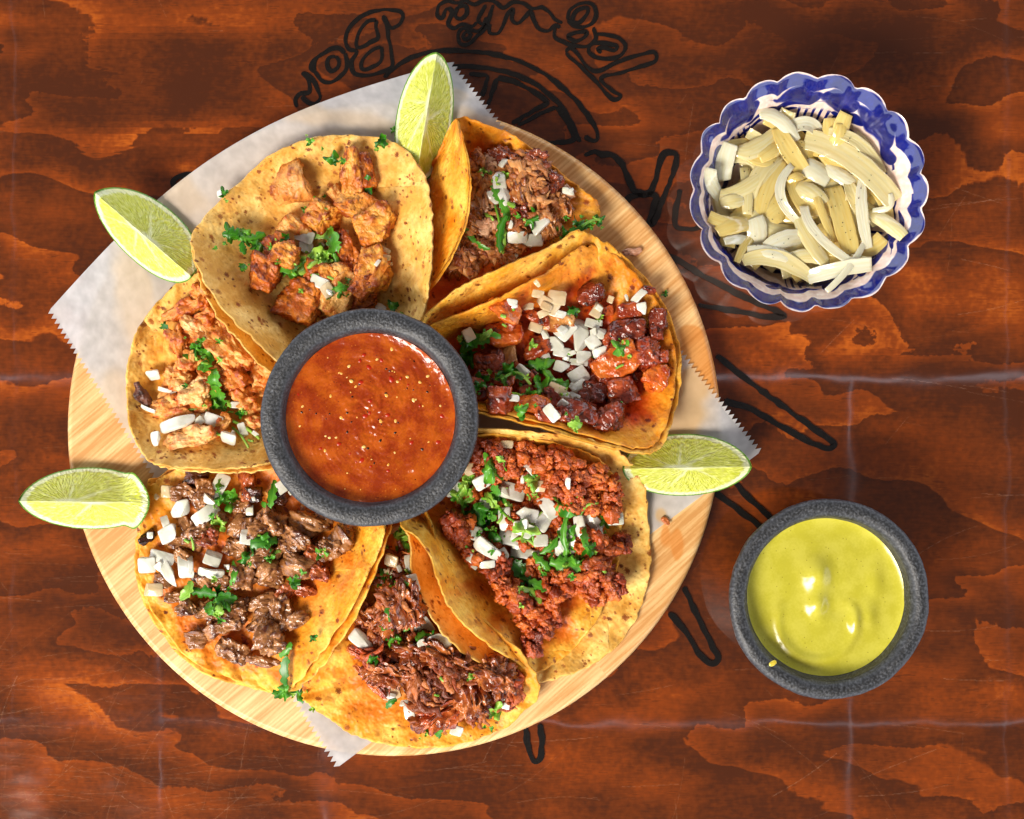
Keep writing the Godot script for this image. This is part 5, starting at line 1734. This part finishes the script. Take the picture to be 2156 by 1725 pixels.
func onion_bowl() -> void:
	var tall := 0.050
	var p := at(1702, 405, tall)
	var t := thing("painted_bowl", "scalloped white pottery bowl painted cobalt blue, holding the onions", "bowl", Vector3(p.x, 0.0008, p.z))
	var r := 250.0 * K * (CAM - tall) / CAM
	# inside from the middle out to the rim, over it, and down the outside
	var prof := []
	var pts := [[0.0, 0.0075], [0.020, 0.0078], [0.029, 0.0092], [0.0355, 0.0130], [0.0405, 0.0190], [0.0450, 0.0275], [0.0490, 0.0360], [0.0535, 0.0435], [0.0565, 0.0475], [0.0585, 0.0500], [0.0594, 0.0506], [0.0600, 0.0500], [0.0598, 0.0485], [0.0560, 0.0420], [0.0500, 0.0290], [0.0440, 0.0170], [0.0380, 0.0080], [0.0340, 0.0030], [0.0330, 0.0004], [0.0, 0.0004]]
	# even steps along the profile, so that the painting is not stretched
	var c := Curve2D.new()
	c.bake_interval = 0.0005
	for i in pts.size():
		c.add_point(Vector2(pts[i][0], pts[i][1]) * 10.0)
	var rim_at := c.get_closest_offset(Vector2(0.0594, 0.0506) * 10.0)
	var total := c.get_baked_length()
	var offs := []
	for i in 57:
		offs.append(rim_at * i / 56.0)
	for i in range(1, 22):
		offs.append(rim_at + (total - rim_at) * i / 21.0)
	for o in offs:
		var q := c.sample_baked(o) / 10.0
		prof.append([q.x * r / 0.0600, q.y])
	var lobes := 19.0
	var shape := func(th: float, i: int, q: Vector3) -> Vector3:
		var rr := Vector2(q.x, q.z).length()
		var k := smoothstep(0.030, 0.058, rr)
		var ph := th * lobes + 0.35 * sin(th * 3.0 + 1.0)
		var s := absf(cos(ph * 0.5))
		var sc := 1.0 + k * k * ((0.062 + 0.02 * nz2.get_noise_2d(cos(th) * 4.0, sin(th) * 4.0 + 5.0)) * (pow(s, 0.75) - 0.62)) + 0.008 * nz2.get_noise_2d(cos(th) * 2.0, sin(th) * 2.0) * k
		# hand-pressed bosses on the wall below the rim
		var boss := (0.0016 + 0.0018 * nz2.get_noise_2d(cos(th) * 2.2, sin(th) * 2.2)) * exp(-pow((rr - 0.0495) / 0.0036, 2.0)) * (0.35 + 0.65 * cos(ph))
		return Vector3(q.x * sc, q.y + boss - 0.0010 * k * (1.0 - s) + 0.0007 * nz2.get_noise_2d(cos(th) * 3.0 + 9.0, sin(th) * 3.0) * k, q.z * sc)
	var glaze := mat("glazed_pottery", 0.10, 0.6, false)
	glaze.albedo_texture = talavera_texture()
	glaze.texture_repeat = true
	var clay := mat("pottery_edge", 0.4, 0.5, false)
	clay.albedo_color = Color8(236, 206, 188)
	var prof_in := prof.slice(0, 57)
	var prof_out := prof.slice(56)
	# paint v: 0.28 .. 0.86 of the texture runs from the foot of the wall to the rim
	var me := lathe(prof_in, 228, [], shape)
	var arr := me.surface_get_arrays(0)
	var uv: PackedVector2Array = arr[Mesh.ARRAY_TEX_UV]
	for i in uv.size():
		uv[i] = Vector2(uv[i].x, uv[i].y * 0.86)
	obj("inner_wall", make(arr[Mesh.ARRAY_VERTEX], flip(arr[Mesh.ARRAY_INDEX]), PackedColorArray(), uv), glaze, t)
	var me2 := lathe(prof_out, 228, [], shape)
	var arr2 := me2.surface_get_arrays(0)
	obj("outer_wall", make(arr2[Mesh.ARRAY_VERTEX], flip(arr2[Mesh.ARRAY_INDEX])), clay, t)

	# the onions
	var serving := thing("grilled_onions", "heap of glossy pale yellow grilled onion strips in the painted bowl", "grilled onions", Vector3(p.x, 0.0085, p.z))
	var pile := Pile.new(p, 0.010)
	for i in 57:
		for q in 90:
			var th := TAU * q / 90.0
			pile.splat(Vector3(p.x + prof[i][0] * cos(th), 0, p.z + prof[i][0] * sin(th)), 0.0022, prof[i][1] + 0.001)
	# a mound under the listed strips
	var map := [1426.1, 123.5, 0.3255]
	var tones := [[lin(246, 222, 144), lin(255, 242, 190)], [lin(246, 208, 108), lin(255, 230, 148)], [lin(250, 238, 192), lin(255, 252, 228)]]
	for k in 90:
		var a := rng.randf() * TAU
		var rr := sqrt(rng.randf()) * 480.0
		var x := 830.0 + cos(a) * rr
		var y := 900.0 + sin(a) * rr * 0.9
		var b := rng.randf() * TAU
		var l := rng.randf_range(120.0, 210.0)
		var bow := rng.randf_range(35.0, 90.0) * (1.0 if rng.randf() < 0.5 else -1.0)
		onion_strip(serving, pile, map, [x - cos(b) * l, y - sin(b) * l, x - sin(b) * bow, y + cos(b) * bow, x + cos(b) * l, y + sin(b) * l, rng.randf_range(70, 130)], tones[k % 2], 0.0009)
	var list := [
		[215, 720, 215, 800, 275, 880, 100, 2], [400, 580, 500, 590, 640, 470, 120, 0], [540, 640, 620, 590, 690, 540, 100, 1], [330, 560, 300, 660, 290, 775, 135, 2], [435, 720, 440, 850, 450, 990, 75, 0], [300, 865, 440, 840, 640, 660, 100, 0],
		[540, 1000, 570, 840, 670, 680, 115, 1], [290, 935, 350, 930, 420, 915, 95, 0], [270, 1120, 360, 1080, 450, 1080, 115, 1], [315, 1185, 400, 1175, 470, 1200, 65, 2], [580, 1020, 640, 970, 710, 950, 190, 1], [500, 1040, 515, 1130, 490, 1220, 135, 2],
		[660, 470, 720, 610, 850, 770, 120, 1], [760, 560, 830, 620, 900, 690, 110, 1], [545, 370, 650, 400, 760, 520, 95, 2], [755, 440, 830, 445, 895, 480, 95, 2], [1000, 490, 1160, 560, 1310, 730, 80, 0], [860, 545, 1110, 660, 1370, 900, 150, 0],
		[975, 700, 1050, 770, 1140, 800, 95, 2], [820, 690, 890, 735, 975, 780, 135, 2], [780, 830, 860, 880, 930, 940, 120, 0], [1110, 820, 1130, 900, 1170, 980, 90, 0], [1010, 860, 1060, 1030, 1115, 1235, 135, 1], [1250, 1000, 1340, 1075, 1450, 1145, 95, 0], [1200, 810, 1180, 990, 1235, 1200, 80, 2],
		[450, 1320, 620, 1310, 860, 1430, 115, 0], [870, 1410, 1030, 1370, 1230, 1335, 100, 2], [700, 1310, 850, 1280, 950, 1330, 95, 0], [470, 1250, 600, 1260, 720, 1290, 90, 2], [590, 1225, 680, 1180, 800, 1165, 115, 2],
		[745, 715, 660, 880, 800, 1050, 66, 2], [800, 1040, 850, 1170, 950, 1300, 110, 0], [910, 905, 935, 1020, 1015, 1170, 58, 1], [840, 980, 900, 1150, 1130, 1310, 64, 2], [1372, 880, 1365, 960, 1270, 975, 45, 2], [980, 1485, 1110, 1350, 1205, 1190, 46, 2], [720, 800, 760, 770, 810, 770, 60, 1]]
	for e in list:
		# a little longer at both ends
		for xy in 2:
			var more: float = (e[4 + xy] - e[xy]) * 0.07
			e[xy] -= more
			e[4 + xy] += more
		onion_strip(serving, pile, map, e, tones[e[7]], 0.0010)
	# cracked pepper
	var pv := PackedVector3Array()
	var pi := PackedInt32Array()
	for k in 90:
		var a := rng.randf() * TAU
		var rr := sqrt(rng.randf()) * 480.0
		var q := spot(map, 850.0 + cos(a) * rr, 880.0 + sin(a) * rr, 0.04)
		q.y = pile.level(q, 0.0016) + 0.0016
		var s := rng.randf_range(0.00022, 0.0005)
		var f := pv.size()
		q -= serving.position
		for d in [Vector3(0, 1, 0), Vector3(1, 0, 0.2), Vector3(-0.5, 0, 0.9), Vector3(-0.6, 0, -0.8)]:
			pv.append(q + d * s)
		pi.append_array([f, f + 2, f + 1, f, f + 3, f + 2, f, f + 1, f + 3])
	var pm := mat("black_pepper", 0.7, 0.3, false)
	pm.albedo_color = Color8(44, 32, 22)
	var po := obj("pepper_flecks", make(pv, pi), pm, serving)
	po.set_meta("kind", "stuff")


func onion_strip(node: Node3D, pile: Pile, map: Array, e: Array, cols: Array, thick: float) -> void:
	var pts := []
	for k in 3:
		var q := spot(map, e[k * 2], e[k * 2 + 1], 0.035)
		for j in 2:
			q = spot(map, e[k * 2], e[k * 2 + 1], pile.level(q, 0.005) + thick * 0.8)
		pts.append(q)
	pts[1].y = maxf(pts[1].y, (pts[0].y + pts[2].y) * 0.5 + 0.0018)
	for u in [0.25, 0.75]:
		# the strip bridges what lies beneath it
		var q := spot(map, lerpf(e[0] if u < 0.5 else e[2], e[2] if u < 0.5 else e[4], 0.5), lerpf(e[1] if u < 0.5 else e[3], e[3] if u < 0.5 else e[5], 0.5), 0.04)
		var need: float = pile.level(q, 0.004) + thick * 0.6
		var has: float = (pts[0].y if u < 0.5 else pts[2].y) * 0.5 + pts[1].y * 0.5
		if need > has:
			pts[1].y += (need - has) * 0.9
	var w: float = e[6] * map[2] * K * 0.95
	var local := []
	for q in pts:
		local.append(q - node.position)
	var n := 12
	var ctrl: Vector3 = pts[1] * 2.0 - (pts[0] + pts[2]) * 0.5
	for i in n + 1:
		var u := float(i) / n
		var q: Vector3 = pts[0].lerp(ctrl, u).lerp(ctrl.lerp(pts[2], u), u)
		pile.splat(q, w * 0.42, q.y + thick * 0.4, 0.001)
	obj("onion_strip", strip(local[0], local[1], local[2], w, thick, rng.randf_range(0.05, 0.28) * (1.0 if rng.randf() < 0.7 else -1.0), rng.randf_range(0.05, 0.45), 0.05, cols, 22, rng.randf_range(-0.5, 0.5), 0.05), mats["grilled_onion"], node)


# ------------------------------------------------------------------ lime wedges
func lime_texture(sd: int) -> Array:
	# a cut face: u along the fruit, v from the middle line out to the peel
	var w := 512
	var h := 256
	var im := Image.create(w, h, false, Image.FORMAT_RGB8)
	var rel := Image.create(w, h, false, Image.FORMAT_L8)
	var n1 := noise_bytes(w, h, 0.03, 801 + sd, 0, 0, 3)
	var shift: float = [0.16, -0.14, 0.05, -0.24][sd]
	var r2 := RandomNumberGenerator.new()
	r2.seed = 90 + sd
	var cuts := []
	var n := 2 + sd % 2
	for k in n:
		cuts.append(PI * (k + 0.75 + r2.randf_range(-0.22, 0.22)) / (n + 0.5))
	for y in h:
		for x in w:
			var i := y * w + x
			var a := (x + 0.5) / w * 2.0 - 1.0
			var r := (y + 0.5) / h
			var e := sqrt(a * a + r * r)
			var th := atan2(r + 0.03, a - shift)
			var jit := (n1[i] - 128) / 128.0
			var ves := nz2.get_noise_2d(th * 9.0 + sd * 9.0 + e * 2.0, e * 4.5) * 0.55 + nz2.get_noise_2d(th * 20.0 - e * 3.0, e * 9.0 + sd) * 0.45
			var cc := Color8(186, 194, 48).lerp(Color8(228, 230, 140), clampf(0.42 + 0.24 * ves + jit * 0.3, 0.0, 1.0))
			var white := 0.0
			for c in cuts:
				white = maxf(white, smoothstep(0.045, 0.005, absf(th - c + jit * 0.05) * maxf(e, 0.12)))
			white *= 0.6 * smoothstep(1.0, 0.2, e)+0.1
			var core := Vector2((a - shift) * 0.6, r * 1.5).length()
			white = maxf(white, smoothstep(0.22, 0.07, core + jit * 0.03))
			white = maxf(white, 0.7 * smoothstep(0.05, 0.0, r) * smoothstep(0.95, 0.5, absf(a)))
			white = maxf(white, smoothstep(0.84, 0.90, e + jit * 0.025))
			cc = cc.lerp(Color8(234, 238, 192), white * 0.9)
			cc = cc.lerp(Color8(86, 138, 30), smoothstep(0.95, 0.985, e))
			im.set_pixel(x, y, cc)
			var hh := clampf(0.5 + 0.42 * ves - 0.25 * white, 0.0, 1.0)
			rel.set_pixel(x, y, Color(hh, hh, hh))
	return [tex(im), tex(rel)]


func lime_wedge(label: String, mid: Vector3, yaw: float, half: float, rad: float, open: float, roll: float, pitch: float, face_mats: Array, rind: Material, cap := 0.0) -> Node3D:
	var t := thing("lime_wedge", label, "lime wedge", mid, "lime wedges")
	# long axis = x. The wedge keeps the part of the fruit below two planes through the axis.
	t.transform.basis = Basis(Vector3.UP, yaw) * Basis(Vector3.RIGHT, roll) * Basis(Vector3(0, 0, 1), pitch)
	var nu := 44
	var a0 := -PI * 0.5 - open * 0.5
	var a1 := -PI * 0.5 + open * 0.5
	# the peel, slightly pointed at the two ends
	var v := PackedVector3Array()
	var idx := PackedInt32Array()
	var col := PackedColorArray()
	var na := 26
	var cap_at := func(x: float) -> float: return cap * smoothstep(0.5, 0.95, x)
	var radius := func(x: float) -> float: return rad * pow(maxf(0.0, 1.0 - pow(absf(x), 2.15)), 0.56)
	for i in nu + 1:
		var s := -cos(PI * i / nu)
		var rr: float = radius.call(s)
		for j in na + 1:
			var a := lerpf(a0 - cap_at.call(s), a1 + cap_at.call(s), float(j) / na)
			var pim := 1.0 + 0.008 * nz2.get_noise_3d(s * 16.0, cos(a) * 9.0, sin(a) * 9.0 + yaw * 5.0)
			v.append(Vector3(s * half, sin(a) * rr * pim, cos(a) * rr * pim))
			col.append(lin(70, 128, 24).lerp(lin(140, 184, 50), clampf(0.4 + 0.9 * nz2.get_noise_3d(s * 2.0, cos(a), sin(a) + yaw), 0.0, 1.0)).lerp(lin(168, 190, 80), smoothstep(0.8, 1.0, absf(s))))
	for i in nu:
		for j in na:
			var k := i * (na + 1) + j
			idx.append_array([k, k + na + 1, k + 1, k + 1, k + na + 1, k + na + 2])
	var out := 0.0
	var nn := normals_of(v, idx)
	for i in v.size():
		out += nn[i].dot(Vector3(0, v[i].y, v[i].z))
	if out < 0.0:
		idx = flip(idx)
	obj("peel", make(v, idx, col), rind, t)
	# the two cut faces
	for f in 2:
		var fv := PackedVector3Array()
		var fu := PackedVector2Array()
		var fi := PackedInt32Array()
		var nr := 16
		for i in nu + 1:
			var s := -cos(PI * i / nu)
			var rr: float = radius.call(s)
			var a: float = a0 - cap_at.call(s) if f == 0 else a1 + cap_at.call(s)
			for j in nr + 1:
				var r := rr * j / nr
				var sag := 0.0007 * sin(PI * float(j) / nr) + 0.00035 * nz2.get_noise_2d(s * 9.0 + f * 7.0, float(j) / nr * 6.0 + yaw)
				fv.append(Vector3(s * half, sin(a) * r, cos(a) * r) + Vector3(0, -sag + 0.0006 * nz2.get_noise_2d(s * 5.0, yaw) * (1.0 - float(j) / nr), 0))
				# the texture's ellipse follows the face
				var er := sqrt(maxf(0.0, 1.0 - s * s))
				fu.append(Vector2(s * 0.5 * 0.995 + 0.5, clampf(er * j / nr, 0.004, 0.996)))
		for i in nu:
			for j in nr:
				var k := i * (nr + 1) + j
				fi.append_array([k, k + nr + 1, k + 1, k + 1, k + nr + 1, k + nr + 2])
		var fn := normals_of(fv, fi)
		var up := 0.0
		for n in fn:
			up += n.y
		if up < 0.0:
			fi = flip(fi)
		obj("cut_face", make(fv, fi, PackedColorArray(), fu), face_mats[f], t)
	return t


func limes() -> void:
	var rind := mat("lime_peel", 0.3, 0.5)
	relief(rind, noise_tex(256, 0.12, 88, 2), 0.03, 30.0)
	var faces := []
	for k in 4:
		var m := mat("lime_flesh_%d" % k, 0.2, 0.5, false)
		var both := lime_texture(k)
		m.albedo_texture = both[0]
		m.heightmap_enabled = true
		m.heightmap_texture = both[1]
		m.heightmap_scale = 0.09
		m.backlight_enabled = true
		m.backlight = Color(0.3, 0.3, 0.22)
		faces.append(m)
	# the ridge between the cut faces lies on top; each rests on its peel
	lime_wedge("lime wedge at the left lying half on the table beyond the paper edge", at(301, 494, 0.034), deg_to_rad(-41.0), 0.0325, 0.0225, deg_to_rad(92), 0.10, 0.0, [faces[0], faces[1]], rind)
	lime_wedge("upright-pointing lime wedge at the top, stuck between two tacos", at(897, 250, 0.038), deg_to_rad(-99.0), 0.0330, 0.0205, deg_to_rad(88), -0.15, -0.12, [faces[2], faces[3]], rind)
	lime_wedge("lime wedge at the lower left showing its bright green end, overhanging the board", at(177, 1057, 0.036), deg_to_rad(-1.0), 0.0325, 0.0225, deg_to_rad(90), 0.05, -0.06, [faces[3], faces[0]], rind, 0.85)
	lime_wedge("lime wedge at the right lying across the paper corner", at(1447, 985, 0.036), deg_to_rad(1.0), 0.0325, 0.0225, deg_to_rad(90), 0.05, 0.0, [faces[1], faces[2]], rind)


# ------------------------------------------------------------------ scraps on paper and board
func scraps() -> void:
	var dark := [lin(26, 82, 14), lin(66, 138, 26)]
	var o := obj("cilantro_scrap", leaf(0.0052, dark), mats["cilantro"], self, Transform3D(Basis(), at(1400, 620, BOARD_TOP + 0.0009)))
	tag(o, "tiny cilantro fleck on the bare board right of the al pastor taco", "cilantro")
	o = obj("cilantro_scrap", leaf(0.0050, dark), mats["cilantro"], self, Transform3D(Basis(Vector3.UP, 1.0), at(335, 441, PAPER + 0.0012)))
	tag(o, "tiny cilantro fleck on the paper beside the left lime wedge", "cilantro")
	o = obj("chorizo_scrap", solid(Vector3(0.0055, 0.002, 0.0032), {"n": 8, "p": 2.4, "amp": 0.5, "cell": 0.3, "cols": [lin(150, 66, 24), lin(190, 104, 48), lin(90, 34, 14)]}), mats["crumbled_meat"], self, Transform3D(Basis(Vector3.UP, -0.8), at(1402, 1098, PAPER + 0.0011)))
	tag(o, "orange-brown crumb of chorizo on the paper below the right lime wedge", "meat crumb")
	o = obj("pork_scrap", solid(Vector3(0.011, 0.003, 0.004), {"n": 9, "p": 2.6, "amp": 0.5, "cols": [lin(190, 136, 104), lin(216, 170, 140), lin(140, 84, 56)]}), mats["grilled_meat"], self, Transform3D(Basis(Vector3.UP, 0.2), at(1330, 530, BOARD_TOP + 0.0016)))
	tag(o, "pale scrap of pork on the board above the al pastor taco", "meat scrap")
